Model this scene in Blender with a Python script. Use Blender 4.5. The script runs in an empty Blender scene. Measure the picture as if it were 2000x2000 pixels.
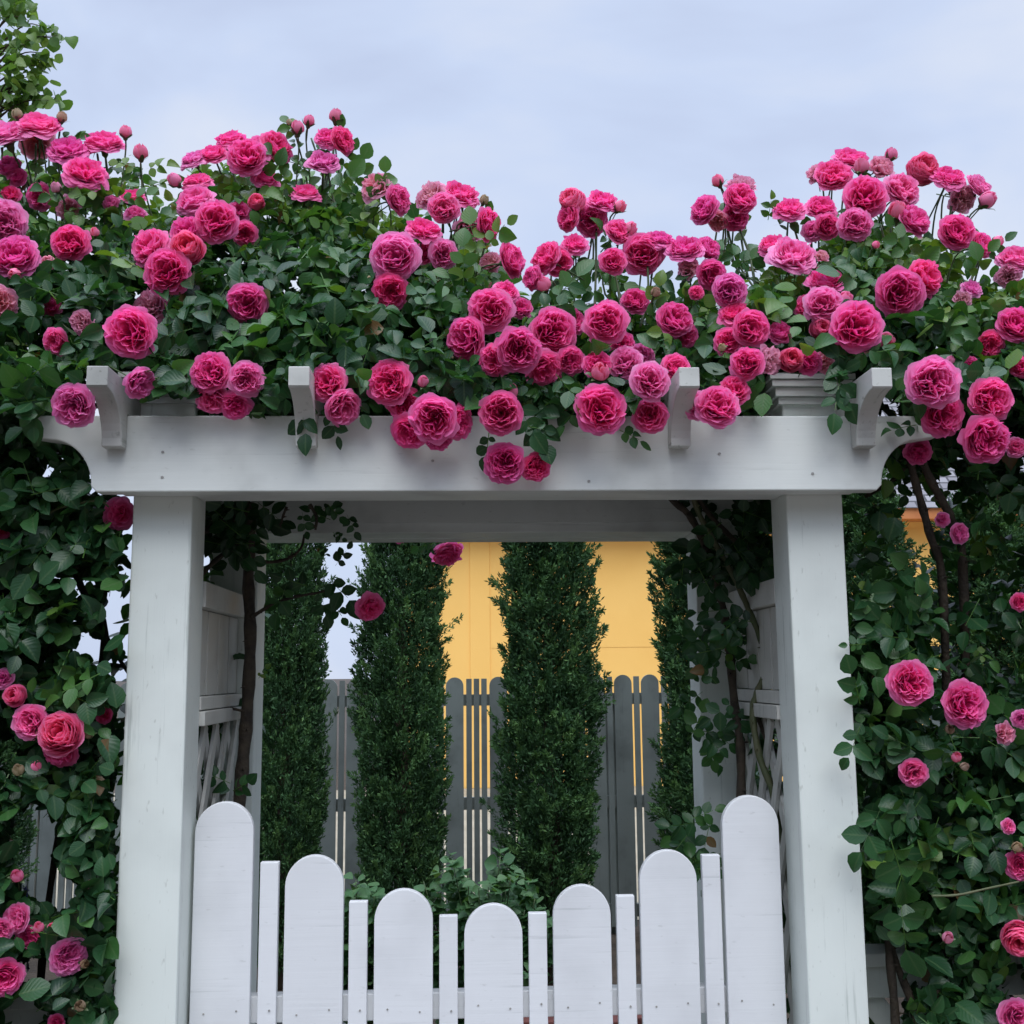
import bpy, math, random
import numpy as np
from mathutils import Vector, Matrix

random.seed(7)
rng = np.random.default_rng(11)
R = math.radians
scene = bpy.context.scene
col = scene.collection

# ------------------------------------------------------------------ camera
EYE = 1.55
FOC, PITCH, YAW, ROLL = 1.09588, 0.144595, 0.0426534, -0.0092189
fw = np.array([math.sin(YAW) * math.cos(PITCH), math.cos(YAW) * math.cos(PITCH), math.sin(PITCH)])
_r = np.array([math.cos(YAW), -math.sin(YAW), 0.0])
_u = np.cross(_r, fw)
CR = _r * math.cos(ROLL) + _u * math.sin(ROLL)
CU = -_r * math.sin(ROLL) + _u * math.cos(ROLL)
CAM = np.array([0.0, 0.0, EYE])
cd = bpy.data.cameras.new('camera')
cd.sensor_width = 36.0
cd.lens = FOC * 36.0
cd.clip_start = 0.05
cd.clip_end = 2000.0
cam = bpy.data.objects.new('camera', cd)
col.objects.link(cam)
cam.matrix_world = Matrix(((CR[0], CU[0], -fw[0], 0.0), (CR[1], CU[1], -fw[1], 0.0), (CR[2], CU[2], -fw[2], EYE), (0, 0, 0, 1)))
scene.camera = cam
FPX = 2000 * FOC

# ------------------------------------------------------------------ sky, sun, exposure
SUN_EL, SUN_ROT = R(56), R(176)
world = bpy.data.worlds.new('World')
scene.world = world
world.use_nodes = True
wn, wl = world.node_tree.nodes, world.node_tree.links
wn.clear()
wo = wn.new('ShaderNodeOutputWorld')
bg = wn.new('ShaderNodeBackground')
bg.inputs['Strength'].default_value = 0.1
sky = wn.new('ShaderNodeTexSky')
sky.sky_type = 'NISHITA'
sky.sun_disc = False
sky.sun_elevation = SUN_EL
sky.sun_rotation = SUN_ROT
sky.air_density = 1.2
sky.dust_density = 2.0
tc = wn.new('ShaderNodeTexCoord')
mp = wn.new('ShaderNodeMapping')
mp.inputs['Scale'].default_value = (1.0, 1.0, 1.9)
nz = wn.new('ShaderNodeTexNoise')
nz.inputs['Scale'].default_value = 1.9
nz.inputs['Detail'].default_value = 5.0
nz.inputs['Roughness'].default_value = 0.5
nz.inputs['Distortion'].default_value = 0.4
rp = wn.new('ShaderNodeValToRGB')
rp.color_ramp.elements[0].position = 0.37
rp.color_ramp.elements[0].color = (0.53, 0.61, 0.82, 1)
rp.color_ramp.elements[1].position = 0.63
rp.color_ramp.elements[1].color = (0.76, 0.82, 0.955, 1)
e = rp.color_ramp.elements.new(0.5)
e.color = (0.625, 0.725, 0.945, 1)
wl.new(tc.outputs['Generated'], mp.inputs['Vector'])
wl.new(mp.outputs['Vector'], nz.inputs['Vector'])
wl.new(nz.outputs['Fac'], rp.inputs['Fac'])
sp = wn.new('ShaderNodeSeparateXYZ')
wl.new(tc.outputs['Generated'], sp.inputs['Vector'])
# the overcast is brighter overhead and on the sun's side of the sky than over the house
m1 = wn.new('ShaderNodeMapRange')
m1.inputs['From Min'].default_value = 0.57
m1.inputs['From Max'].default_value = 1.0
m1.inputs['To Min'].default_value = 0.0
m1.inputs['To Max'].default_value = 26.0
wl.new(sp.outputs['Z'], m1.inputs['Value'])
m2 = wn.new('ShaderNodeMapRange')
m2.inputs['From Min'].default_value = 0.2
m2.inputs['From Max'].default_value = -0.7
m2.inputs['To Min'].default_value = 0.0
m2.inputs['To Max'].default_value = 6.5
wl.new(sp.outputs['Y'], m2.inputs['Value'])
# ... but low down on that side an added dimming of the sky keeps the arbor's inside dark
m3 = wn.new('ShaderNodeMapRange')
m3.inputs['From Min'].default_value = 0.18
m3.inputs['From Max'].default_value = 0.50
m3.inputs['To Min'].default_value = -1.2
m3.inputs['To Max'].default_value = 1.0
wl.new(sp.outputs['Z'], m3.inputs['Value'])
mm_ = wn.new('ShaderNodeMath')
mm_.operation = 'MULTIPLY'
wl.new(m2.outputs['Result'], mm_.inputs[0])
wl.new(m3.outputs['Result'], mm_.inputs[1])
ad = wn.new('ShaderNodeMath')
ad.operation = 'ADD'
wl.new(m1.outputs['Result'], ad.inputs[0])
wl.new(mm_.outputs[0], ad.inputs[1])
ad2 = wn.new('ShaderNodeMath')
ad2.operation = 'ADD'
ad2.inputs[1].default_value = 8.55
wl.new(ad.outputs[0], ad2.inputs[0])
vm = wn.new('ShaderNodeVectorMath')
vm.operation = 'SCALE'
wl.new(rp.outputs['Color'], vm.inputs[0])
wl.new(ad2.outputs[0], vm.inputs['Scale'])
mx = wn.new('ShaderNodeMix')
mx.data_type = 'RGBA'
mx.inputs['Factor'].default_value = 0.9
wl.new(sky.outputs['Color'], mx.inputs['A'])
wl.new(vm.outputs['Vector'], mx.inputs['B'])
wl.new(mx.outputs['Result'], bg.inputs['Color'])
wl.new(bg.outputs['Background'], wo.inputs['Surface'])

sd = bpy.data.lights.new('sun', 'SUN')
sd.energy = 1.4
sd.angle = R(40)
sd.color = (1.0, 0.965, 0.92)
sun = bpy.data.objects.new('sun', sd)
col.objects.link(sun)
sdir = Vector((math.sin(SUN_ROT) * math.cos(SUN_EL), math.cos(SUN_ROT) * math.cos(SUN_EL), math.sin(SUN_EL)))
sun.rotation_euler = sdir.to_track_quat('Z', 'Y').to_euler()
sun.location = (0, -6, 12)
vs = scene.view_settings
vs.view_transform = 'Standard'
vs.look = 'None'
vs.exposure = 0.27
vs.gamma = 1.0
vs.use_curve_mapping = False
try:
    scene.cycles.max_bounces = 8
    scene.cycles.transparent_max_bounces = 8
except Exception:
    pass


# ------------------------------------------------------------------ helpers
def W(px, py, y):
    """A photo pixel (2000 px frame) seen at world depth y."""
    d = CR * (px - 1000) / FPX - CU * (py - 1000) / FPX + fw
    return CAM + d * (y / d[1])


def Wn(px, py, y):
    px, py, y = np.asarray(px, float), np.asarray(py, float), np.asarray(y, float)
    d = CR[None] * ((px - 1000) / FPX)[:, None] - CU[None] * ((py - 1000) / FPX)[:, None] + fw[None]
    return CAM[None] + d * (y / d[:, 1])[:, None]


def proj(p):
    q = np.asarray(p, float) - CAM
    z = q @ fw
    return 1000 + FPX * (q @ CR) / z, 1000 - FPX * (q @ CU) / z, z


def lin(r, g, b):
    f = lambda c: (c / 255 / 12.92) if c <= 10 else ((c / 255 + 0.055) / 1.055) ** 2.4
    return (f(r), f(g), f(b), 1)


def props(o, label=None, cat=None, group=None, kind=None):
    if label: o['label'] = label
    if cat: o['category'] = cat
    if group: o['group'] = group
    if kind: o['kind'] = kind
    return o


def root(name, loc, label, cat, group=None):
    o = bpy.data.objects.new(name, None)
    o.empty_display_size = 0.1
    o.location = loc
    col.objects.link(o)
    return props(o, label, cat, group)


def link_mesh(name, me, parent=None, mat=None, loc=None):
    o = bpy.data.objects.new(name, me)
    if mat and not me.materials:
        me.materials.append(mat)
    col.objects.link(o)
    if parent:
        o.parent = parent
    if loc is not None:
        o.location = loc
    return o


class MB:
    def __init__(self):
        self.v, self.f = [], []

    def box(self, x0, x1, y0, y1, z0, z1):
        b = len(self.v)
        self.v += [(x0, y0, z0), (x1, y0, z0), (x1, y1, z0), (x0, y1, z0), (x0, y0, z1), (x1, y0, z1), (x1, y1, z1), (x0, y1, z1)]
        self.f += [[b + i for i in q] for q in ((3, 2, 1, 0), (4, 5, 6, 7), (0, 1, 5, 4), (1, 2, 6, 5), (2, 3, 7, 6), (3, 0, 4, 7))]
        return self

    def prism(self, poly, axis, a, b_):
        """poly: 2-D outline; axis 'y' -> (x,z) outline pushed along y, axis 'x' -> (y,z) outline along x."""
        n, b = len(poly), len(self.v)
        for t in (a, b_):
            for p in poly:
                self.v.append((p[0], t, p[1]) if axis == 'y' else (t, p[0], p[1]))
        self.f.append([b + i for i in range(n)][::-1])
        self.f.append([b + n + i for i in range(n)])
        for i in range(n):
            j = (i + 1) % n
            self.f.append([b + i, b + j, b + n + j, b + n + i])
        return self

    def strip(self, p, q, nrm, w, t):
        """A flat bar from p to q, width w across, thickness t along nrm."""
        p, q, nrm = Vector(p), Vector(q), Vector(nrm).normalized()
        d = (q - p).normalized()
        s = d.cross(nrm).normalized() * (w / 2)
        n = nrm * (t / 2)
        b = len(self.v)
        for c in (p, q):
            for k in ((-1, -1), (1, -1), (1, 1), (-1, 1)):
                self.v.append(tuple(c + s * k[0] + n * k[1]))
        self.f += [[b + i for i in g] for g in ((3, 2, 1, 0), (4, 5, 6, 7), (0, 1, 5, 4), (1, 2, 6, 5), (2, 3, 7, 6), (3, 0, 4, 7))]
        return self

    def tube(self, pts, rad, n=7, cap=True):
        pts = [Vector(p) for p in pts]
        rad = rad if hasattr(rad, '__len__') else [rad] * len(pts)
        b = len(self.v)
        for i, p in enumerate(pts):
            d = (pts[min(i + 1, len(pts) - 1)] - pts[max(i - 1, 0)]).normalized()
            a = d.cross(Vector((0.31, 0.77, 0.21))).normalized()
            c = d.cross(a)
            for k in range(n):
                t = 2 * math.pi * k / n
                self.v.append(tuple(p + (a * math.cos(t) + c * math.sin(t)) * rad[i]))
        for i in range(len(pts) - 1):
            for k in range(n):
                l = (k + 1) % n
                self.f.append([b + i * n + k, b + i * n + l, b + (i + 1) * n + l, b + (i + 1) * n + k])
        if cap:
            self.f.append([b + k for k in range(n)][::-1])
            self.f.append([b + (len(pts) - 1) * n + k for k in range(n)])
        return self

    def build(self, name, mat, parent=None, smooth=False, bevel=0.0):
        off = Vector(parent.matrix_basis.translation) if parent else Vector((0, 0, 0))
        q = parent
        while q is not None and q.parent is not None:
            q = q.parent
            off += q.matrix_basis.translation
        me = bpy.data.meshes.new(name)
        me.from_pydata([tuple(Vector(v) - off) for v in self.v], [], self.f)
        me.update()
        me.validate()
        if smooth:
            me.polygons.foreach_set('use_smooth', [True] * len(me.polygons))
        o = link_mesh(name, me, parent, mat)
        if bevel:
            m = o.modifiers.new('soft_edge', 'BEVEL')
            m.width = bevel
            m.segments = 2
            m.limit_method = 'ANGLE'
            m.angle_limit = R(50)
        return o


def np_mesh(name, verts, faces_flat, counts, attrs=None, smooth=True):
    """verts (n,3); faces_flat loop vertex ids; counts per-face sizes; attrs {name: per-vertex floats}."""
    me = bpy.data.meshes.new(name)
    me.vertices.add(len(verts))
    me.vertices.foreach_set('co', np.ascontiguousarray(verts, np.float32).ravel())
    me.loops.add(len(faces_flat))
    me.loops.foreach_set('vertex_index', np.ascontiguousarray(faces_flat, np.int32))
    me.polygons.add(len(counts))
    st = np.concatenate([[0], np.cumsum(counts)[:-1]]).astype(np.int32)
    me.polygons.foreach_set('loop_start', st)
    if smooth:
        me.polygons.foreach_set('use_smooth', np.ones(len(counts), bool))
    for k, a in (attrs or {}).items():
        at = me.attributes.new(k, 'FLOAT', 'POINT')
        at.data.foreach_set('value', np.ascontiguousarray(a, np.float32))
    me.update(calc_edges=True)
    return me


def norm(a):
    return a / np.maximum(np.linalg.norm(a, axis=-1, keepdims=True), 1e-9)


# ------------------------------------------------------------------ materials
def mat(name):
    m = bpy.data.materials.new(name)
    m.use_nodes = True
    n = m.node_tree.nodes
    return m, n, m.node_tree.links, n['Principled BSDF']


def ramp(n, stops):
    r = n.new('ShaderNodeValToRGB')
    el = r.color_ramp.elements
    el[0].position, el[0].color = stops[0]
    el[1].position, el[1].color = stops[-1]
    for p, c in stops[1:-1]:
        x = el.new(p)
        x.color = c
    return r


def painted_wood(name, base, grain=(55, 55, 2.2), dirt=0.12, speck=0.5, rough=0.5, vary=0.03):
    m, n, l, b = mat(name)
    t = n.new('ShaderNodeTexCoord')
    mpn = n.new('ShaderNodeMapping')
    mpn.inputs['Scale'].default_value = grain
    l.new(t.outputs['Object'], mpn.inputs['Vector'])
    g = n.new('ShaderNodeTexNoise')
    g.inputs['Scale'].default_value = 1.0
    g.inputs['Detail'].default_value = 6
    g.inputs['Roughness'].default_value = 0.65
    l.new(mpn.outputs['Vector'], g.inputs['Vector'])
    big = n.new('ShaderNodeTexNoise')
    big.inputs['Scale'].default_value = 4.0
    big.inputs['Detail'].default_value = 4
    l.new(t.outputs['Object'], big.inputs['Vector'])
    dk = tuple(c * (1 - 1.6 * dirt) for c in base[:3])
    lt = tuple(min(1, c * (1 + 0.4 * dirt)) for c in base[:3])
    r1 = ramp(n, [(0.3, (*dk, 1)), (0.5, (*base[:3], 1)), (0.7, (*lt, 1))])
    l.new(big.outputs['Fac'], r1.inputs['Fac'])
    # thin grain cracks where the paint has opened
    r2 = ramp(n, [(0.30, (0.42, 0.45, 0.43, 1)), (0.40, (1, 1, 1, 1))])
    l.new(g.outputs['Fac'], r2.inputs['Fac'])
    mm = n.new('ShaderNodeMix')
    mm.data_type = 'RGBA'
    mm.blend_type = 'MULTIPLY'
    mm.inputs['Factor'].default_value = speck
    l.new(r1.outputs['Color'], mm.inputs['A'])
    l.new(r2.outputs['Color'], mm.inputs['B'])
    # small flecks of dirt
    fk = n.new('ShaderNodeTexNoise')
    fk.inputs['Scale'].default_value = 1.0
    fk.inputs['Detail'].default_value = 2
    mp2 = n.new('ShaderNodeMapping')
    mp2.inputs['Scale'].default_value = tuple(90 if s > 20 else 38 for s in grain)
    l.new(t.outputs['Object'], mp2.inputs['Vector'])
    l.new(mp2.outputs['Vector'], fk.inputs['Vector'])
    r3 = ramp(n, [(0.66, (1, 1, 1, 1)), (0.76, (0.5, 0.5, 0.46, 1))])
    l.new(fk.outputs['Fac'], r3.inputs['Fac'])
    m3 = n.new('ShaderNodeMix')
    m3.data_type = 'RGBA'
    m3.blend_type = 'MULTIPLY'
    m3.inputs['Factor'].default_value = speck * 0.9
    l.new(mm.outputs['Result'], m3.inputs['A'])
    l.new(r3.outputs['Color'], m3.inputs['B'])
    oi = n.new('ShaderNodeObjectInfo')
    rv = n.new('ShaderNodeMapRange')
    rv.inputs['To Min'].default_value = 1 - vary
    rv.inputs['To Max'].default_value = 1 + vary * 0.6
    l.new(oi.outputs['Random'], rv.inputs['Value'])
    sc_ = n.new('ShaderNodeVectorMath')
    sc_.operation = 'SCALE'
    l.new(m3.outputs['Result'], sc_.inputs[0])
    l.new(rv.outputs['Result'], sc_.inputs['Scale'])
    l.new(sc_.outputs['Vector'], b.inputs['Base Color'])
    bp = n.new('ShaderNodeBump')
    bp.inputs['Strength'].default_value = 0.25
    bp.inputs['Distance'].default_value = 0.002
    l.new(g.outputs['Fac'], bp.inputs['Height'])
    l.new(bp.outputs['Normal'], b.inputs['Normal'])
    b.inputs['Roughness'].default_value = rough
    return m


M_POST = painted_wood('post_paint', (0.72, 0.77, 0.715), dirt=0.07, speck=0.5)
M_BEAM = painted_wood('beam_paint', (0.685, 0.72, 0.68), grain=(2.0, 60, 60), dirt=0.19, speck=0.35)
M_GATE = painted_wood('gate_paint', (0.735, 0.755, 0.76), grain=(2.5, 60, 75), dirt=0.07, speck=0.32)
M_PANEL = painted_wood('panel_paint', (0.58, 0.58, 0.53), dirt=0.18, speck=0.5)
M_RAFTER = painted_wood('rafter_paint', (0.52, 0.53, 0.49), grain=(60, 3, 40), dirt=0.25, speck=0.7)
M_GREY = painted_wood('grey_stain', (0.200, 0.233, 0.220), grain=(50, 50, 2), dirt=0.25, speck=0.5, rough=0.7, vary=0.16)


def flat_mat(name, c1, c2, scale=3.0, rough=0.8, bump=0.0, bscale=60):
    m, n, l, b = mat(name)
    t = n.new('ShaderNodeTexCoord')
    z = n.new('ShaderNodeTexNoise')
    z.inputs['Scale'].default_value = scale
    z.inputs['Detail'].default_value = 6
    l.new(t.outputs['Object'], z.inputs['Vector'])
    r = ramp(n, [(0.35, (*c1[:3], 1)), (0.65, (*c2[:3], 1))])
    l.new(z.outputs['Fac'], r.inputs['Fac'])
    l.new(r.outputs['Color'], b.inputs['Base Color'])
    b.inputs['Roughness'].default_value = rough
    if bump:
        z2 = n.new('ShaderNodeTexNoise')
        z2.inputs['Scale'].default_value = bscale
        z2.inputs['Detail'].default_value = 5
        l.new(t.outputs['Object'], z2.inputs['Vector'])
        bp = n.new('ShaderNodeBump')
        bp.inputs['Strength'].default_value = bump
        bp.inputs['Distance'].default_value = 0.01
        l.new(z2.outputs['Fac'], bp.inputs['Height'])
        l.new(bp.outputs['Normal'], b.inputs['Normal'])
    return m


M_WALL = flat_mat('yellow_render', (0.88, 0.525, 0.145), (0.92, 0.565, 0.165), 1.2, 0.9, 0.15, 90)
M_FASCIA = flat_mat('orange_fascia', (0.46, 0.16, 0.05), (0.55, 0.21, 0.07), 4, 0.6)
M_SOIL = flat_mat('soil', (0.035, 0.026, 0.018), (0.075, 0.055, 0.038), 6, 0.95, 0.6, 40)
M_BARK = flat_mat('rose_cane_bark', (0.022, 0.016, 0.010), (0.06, 0.045, 0.028), 30, 0.8, 0.5, 120)
M_CANE = flat_mat('green_cane', (0.06, 0.085, 0.03), (0.10, 0.10, 0.045), 25, 0.6)
M_STEM = flat_mat('flower_stem_green', (0.05, 0.10, 0.03), (0.09, 0.12, 0.05), 30, 0.5)
M_TRUNK = flat_mat('trunk_bark', (0.05, 0.036, 0.025), (0.10, 0.075, 0.05), 14, 0.9, 0.6, 50)
M_STONE = flat_mat('grey_stone', (0.16, 0.17, 0.18), (0.24, 0.25, 0.26), 9, 0.85, 0.3, 50)
M_BRICK = flat_mat('red_brick_edging', (0.12, 0.035, 0.028), (0.17, 0.055, 0.04), 12, 0.85, 0.3, 60)
M_NAIL = flat_mat('nail_rust', (0.24, 0.24, 0.225), (0.38, 0.37, 0.34), 200, 0.6)
M_BLUE = flat_mat('larkspur_blue', (0.13, 0.13, 0.42), (0.26, 0.24, 0.55), 60, 0.7)


def shingle_mat():
    m, n, l, b = mat('grey_shingles')
    t = n.new('ShaderNodeTexCoord')
    br = n.new('ShaderNodeTexBrick')
    br.inputs['Scale'].default_value = 1.0
    br.inputs['Brick Width'].default_value = 0.34
    br.inputs['Row Height'].default_value = 0.16
    br.inputs['Mortar Size'].default_value = 0.018
    br.inputs['Color1'].default_value = (0.19, 0.185, 0.20, 1)
    br.inputs['Color2'].default_value = (0.28, 0.275, 0.29, 1)
    br.inputs['Mortar'].default_value = (0.06, 0.06, 0.065, 1)
    l.new(t.outputs['UV'], br.inputs['Vector'])
    l.new(br.outputs['Color'], b.inputs['Base Color'])
    b.inputs['Roughness'].default_value = 0.9
    return m


M_ROOF = shingle_mat()


def leaf_mat(name, stops, gloss=0.38, transl=0.28, tint=(1.5, 1.5, 0.5)):
    """Leaf: tone attribute picks the leaf's own green; lu/lv carry midrib and side veins."""
    m, n, l, b = mat(name)
    a = n.new('ShaderNodeAttribute')
    a.attribute_name = 'tone'
    r = ramp(n, stops)
    l.new(a.outputs['Fac'], r.inputs['Fac'])
    au = n.new('ShaderNodeAttribute')
    au.attribute_name = 'lu'
    ab = n.new('ShaderNodeMath')
    ab.operation = 'ABSOLUTE'
    l.new(au.outputs['Fac'], ab.inputs[0])
    rr = ramp(n, [(0.0, (1, 1, 1, 1)), (0.16, (0, 0, 0, 1))])
    l.new(ab.outputs[0], rr.inputs['Fac'])
    av = n.new('ShaderNodeAttribute')
    av.attribute_name = 'lv'
    # side veins: bands running outwards and tipwards
    mu = n.new('ShaderNodeMath')
    mu.operation = 'MULTIPLY_ADD'
    mu.inputs[1].default_value = -0.35
    l.new(ab.outputs[0], mu.inputs[0])
    l.new(av.outputs['Fac'], mu.inputs[2])
    fr = n.new('ShaderNodeMath')
    fr.operation = 'SINE'
    ms = n.new('ShaderNodeMath')
    ms.operation = 'MULTIPLY'
    ms.inputs[1].default_value = 44.0
    l.new(mu.outputs[0], ms.inputs[0])
    l.new(ms.outputs[0], fr.inputs[0])
    mixc = n.new('ShaderNodeMix')
    mixc.data_type = 'RGBA'
    mixc.inputs['B'].default_value = (0.10, 0.17, 0.07, 1)
    mf = n.new('ShaderNodeMath')
    mf.operation = 'MULTIPLY'
    mf.inputs[1].default_value = 0.55
    l.new(rr.outputs['Color'], mf.inputs[0])
    l.new(mf.outputs[0], mixc.inputs['Factor'])
    l.new(r.outputs['Color'], mixc.inputs['A'])
    l.new(mixc.outputs['Result'], b.inputs['Base Color'])
    b.inputs['Roughness'].default_value = gloss
    b.inputs['Specular IOR Level'].default_value = 0.36
    bp = n.new('ShaderNodeBump')
    bp.inputs['Strength'].default_value = 0.12
    bp.inputs['Distance'].default_value = 0.0010
    l.new(fr.outputs[0], bp.inputs['Height'])
    l.new(bp.outputs['Normal'], b.inputs['Normal'])
    tr = n.new('ShaderNodeBsdfTranslucent')
    tm = n.new('ShaderNodeVectorMath')
    tm.operation = 'MULTIPLY'
    tm.inputs[1].default_value = tint
    l.new(r.outputs['Color'], tm.inputs[0])
    l.new(tm.outputs['Vector'], tr.inputs['Color'])
    ms2 = n.new('ShaderNodeMixShader')
    ms2.inputs['Fac'].default_value = transl
    l.new(b.outputs['BSDF'], ms2.inputs[1])
    l.new(tr.outputs['BSDF'], ms2.inputs[2])
    l.new(ms2.outputs['Shader'], n['Material Output'].inputs['Surface'])
    return m


M_LEAF = leaf_mat('rose_leaf', [(0.0, (0.015, 0.050, 0.022, 1)), (0.45, (0.029, 0.098, 0.033, 1)), (0.75, (0.066, 0.168, 0.038, 1)), (0.95, (0.12, 0.21, 0.036, 1)), (1.0, (0.15, 0.09, 0.035, 1))], 0.34, 0.26)
M_TREELEAF = leaf_mat('tree_leaf', [(0.0, (0.06, 0.14, 0.04, 1)), (0.5, (0.11, 0.22, 0.06, 1)), (1.0, (0.22, 0.32, 0.10, 1))], 0.45, 0.35)
M_SHRUBLEAF = leaf_mat('shrub_leaf', [(0.0, (0.03, 0.09, 0.04, 1)), (0.5, (0.05, 0.14, 0.045, 1)), (1.0, (0.11, 0.20, 0.08, 1))], 0.5, 0.25)
M_CYPRESS = leaf_mat('cypress_foliage', [(0.0, (0.017, 0.052, 0.021, 1)), (0.5, (0.044, 0.115, 0.040, 1)), (1.0, (0.10, 0.20, 0.058, 1))], 0.7, 0.2, (1.3, 1.3, 0.7))


def petal_mat():
    m, n, l, b = mat('rose_petal')
    oi = n.new('ShaderNodeObjectInfo')
    av = n.new('ShaderNodeAttribute')
    av.attribute_name = 'pv'
    at = n.new('ShaderNodeAttribute')
    at.attribute_name = 'pt'
    # pale rims on every petal, paler outer petals
    rv = ramp(n, [(0.55, (0, 0, 0, 1)), (1.0, (1, 1, 1, 1))])
    l.new(av.outputs['Fac'], rv.inputs['Fac'])
    rt = ramp(n, [(0.2, (0.10, 0.10, 0.10, 1)), (1.0, (0.62, 0.62, 0.62, 1))])
    l.new(at.outputs['Fac'], rt.inputs['Fac'])
    mul = n.new('ShaderNodeMath')
    mul.operation = 'MULTIPLY_ADD'
    mul.inputs[1].default_value = 0.34
    l.new(rv.outputs['Color'], mul.inputs[0])
    l.new(rt.outputs['Color'], mul.inputs[2])
    al = n.new('ShaderNodeMath')
    al.operation = 'MULTIPLY'
    l.new(mul.outputs[0], al.inputs[0])
    l.new(oi.outputs['Alpha'], al.inputs[1])
    al.use_clamp = True
    mixc = n.new('ShaderNodeMix')
    mixc.data_type = 'RGBA'
    mixc.inputs['B'].default_value = (1.0, 0.48, 0.77, 1)
    l.new(al.outputs[0], mixc.inputs['Factor'])
    l.new(oi.outputs['Color'], mixc.inputs['A'])
    # backs of petals are paler and more salmon
    ge = n.new('ShaderNodeNewGeometry')
    mb = n.new('ShaderNodeMix')
    mb.data_type = 'RGBA'
    mb.inputs['B'].default_value = (0.94, 0.38, 0.56, 1)
    bf = n.new('ShaderNodeMath')
    bf.operation = 'MULTIPLY'
    bf.inputs[1].default_value = 0.16
    l.new(ge.outputs['Backfacing'], bf.inputs[0])
    l.new(bf.outputs[0], mb.inputs['Factor'])
    l.new(mixc.outputs['Result'], mb.inputs['A'])
    l.new(mb.outputs['Result'], b.inputs['Base Color'])
    b.inputs['Roughness'].default_value = 0.7
    b.inputs['Specular IOR Level'].default_value = 0.15
    tr = n.new('ShaderNodeBsdfTranslucent')
    l.new(mixc.outputs['Result'], tr.inputs['Color'])
    ms = n.new('ShaderNodeMixShader')
    ms.inputs['Fac'].default_value = 0.42
    l.new(b.outputs['BSDF'], ms.inputs[1])
    l.new(tr.outputs['BSDF'], ms.inputs[2])
    l.new(ms.outputs['Shader'], n['Material Output'].inputs['Surface'])
    return m


M_PETAL = petal_mat()

# ------------------------------------------------------------------ ground
g = MB()
g.v = [(-400, -400, 0), (400, -400, 0), (400, 900, 0), (-400, 900, 0)]
g.f = [[0, 1, 2, 3]]
props(g.build('ground', M_SOIL), kind='structure')
M_PAVE = flat_mat('path_paving', (0.075, 0.06, 0.052), (0.11, 0.09, 0.08), 5, 0.85, 0.3, 70)
g = MB()
g.v = [(-6, -6, 0.004), (6, -6, 0.004), (6, 2.2, 0.004), (-6, 2.2, 0.004)]
g.f = [[0, 1, 2, 3]]
props(g.build('path', M_PAVE), kind='structure')

M_YARD = flat_mat('yard_concrete', (0.27, 0.235, 0.165), (0.34, 0.30, 0.215), 2, 0.9, 0.2, 50)
g = MB()
g.v = [(-14, 7.4, 0.004), (16, 7.4, 0.004), (16, 15.96, 0.004), (-14, 15.96, 0.004)]
g.f = [[0, 1, 2, 3]]
props(g.build('yard', M_YARD), kind='structure')

# ------------------------------------------------------------------ yellow house
HY = 16.0
hx0 = W(792, 1200, HY)[0]
hx1 = 12.5
ze = W(1780, 1018, HY)[2]
house = root('house', (3.5, 19, 0), 'yellow rendered house with grey shingle roof beyond the grey fence', 'house')
b = MB()
b.box(hx0, hx1, HY, HY + 9, 0, ze)
b.build('wall', M_WALL, house)
xp0, xp1 = W(918, 1200, HY)[0], W(957, 1200, HY)[0]
MB().box(xp0, xp1, HY - 0.018, HY + 0.002, 0, ze - 0.11).build('pilaster', M_WALL, house, bevel=0.006)
zs = W(1150, 1266, HY)[2]
MB().box(xp1 + 0.003, hx1, HY - 0.005, HY + 0.002, zs + 0.012, ze - 0.11).build('upper_wall_course', M_WALL, house)
MB().box(hx0 - 0.3, hx1 + 0.4, HY - 0.42, HY - 0.36, ze - 0.02, ze + 0.13).build('fascia', M_FASCIA, house)
MB().box(hx0 - 0.3, hx1 + 0.4, HY - 0.36, HY - 0.003, ze - 0.01, ze + 0.03).build('soffit', M_FASCIA, house)
zr = W(1250, 592, 20.5)[2]
rx0 = W(1060, 592, 20.5)[0]
e0 = (hx0 - 0.35, HY - 0.46, ze + 0.13)
e1 = (hx1 + 0.5, HY - 0.46, ze + 0.13)
e2 = (hx1 + 0.5, HY + 9.46, ze + 0.13)
e3 = (hx0 - 0.35, HY + 9.46, ze + 0.13)
r0, r1 = (rx0, 20.5, zr), (hx1 - 3, 20.5, zr)
me = bpy.data.meshes.new('roof')
off = Vector(house.location)
me.from_pydata([tuple(Vector(v) - off) for v in (e0, e1, e2, e3, r0, r1)], [], [[0, 1, 5, 4], [1, 2, 5], [2, 3, 4, 5], [3, 0, 4], [3, 2, 1, 0]])
uv = me.uv_layers.new(name='UVMap')
for p in me.polygons:
    vs_ = [me.vertices[i].co for i in p.vertices]
    u_ = (vs_[1] - vs_[0]).normalized()
    w_ = p.normal.cross(u_)
    for li in p.loop_indices:
        c_ = me.vertices[me.loops[li].vertex_index].co - vs_[0]
        uv.data[li].uv = (c_.dot(u_), c_.dot(w_))
link_mesh('roof', me, house, M_ROOF)

# ------------------------------------------------------------------ grey picket fence behind
FY = 7.0
pxm = FY / FPX


def rounded_picket(x, w, z0, z1, y0, y1, head=None, n=14):
    """Outline of a picket with a round head (or a square one if head is 0)."""
    h = w / 2 if head is None else head
    if h == 0:
        return [(x - w / 2, z0), (x + w / 2, z0), (x + w / 2, z1), (x - w / 2, z1)]
    pts = [(x - w / 2, z0), (x + w / 2, z0)]
    for i in range(n + 1):
        t = math.pi * i / n
        pts.append((x + math.cos(t) * w / 2, z1 - h + math.sin(t) * h))
    return pts


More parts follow.
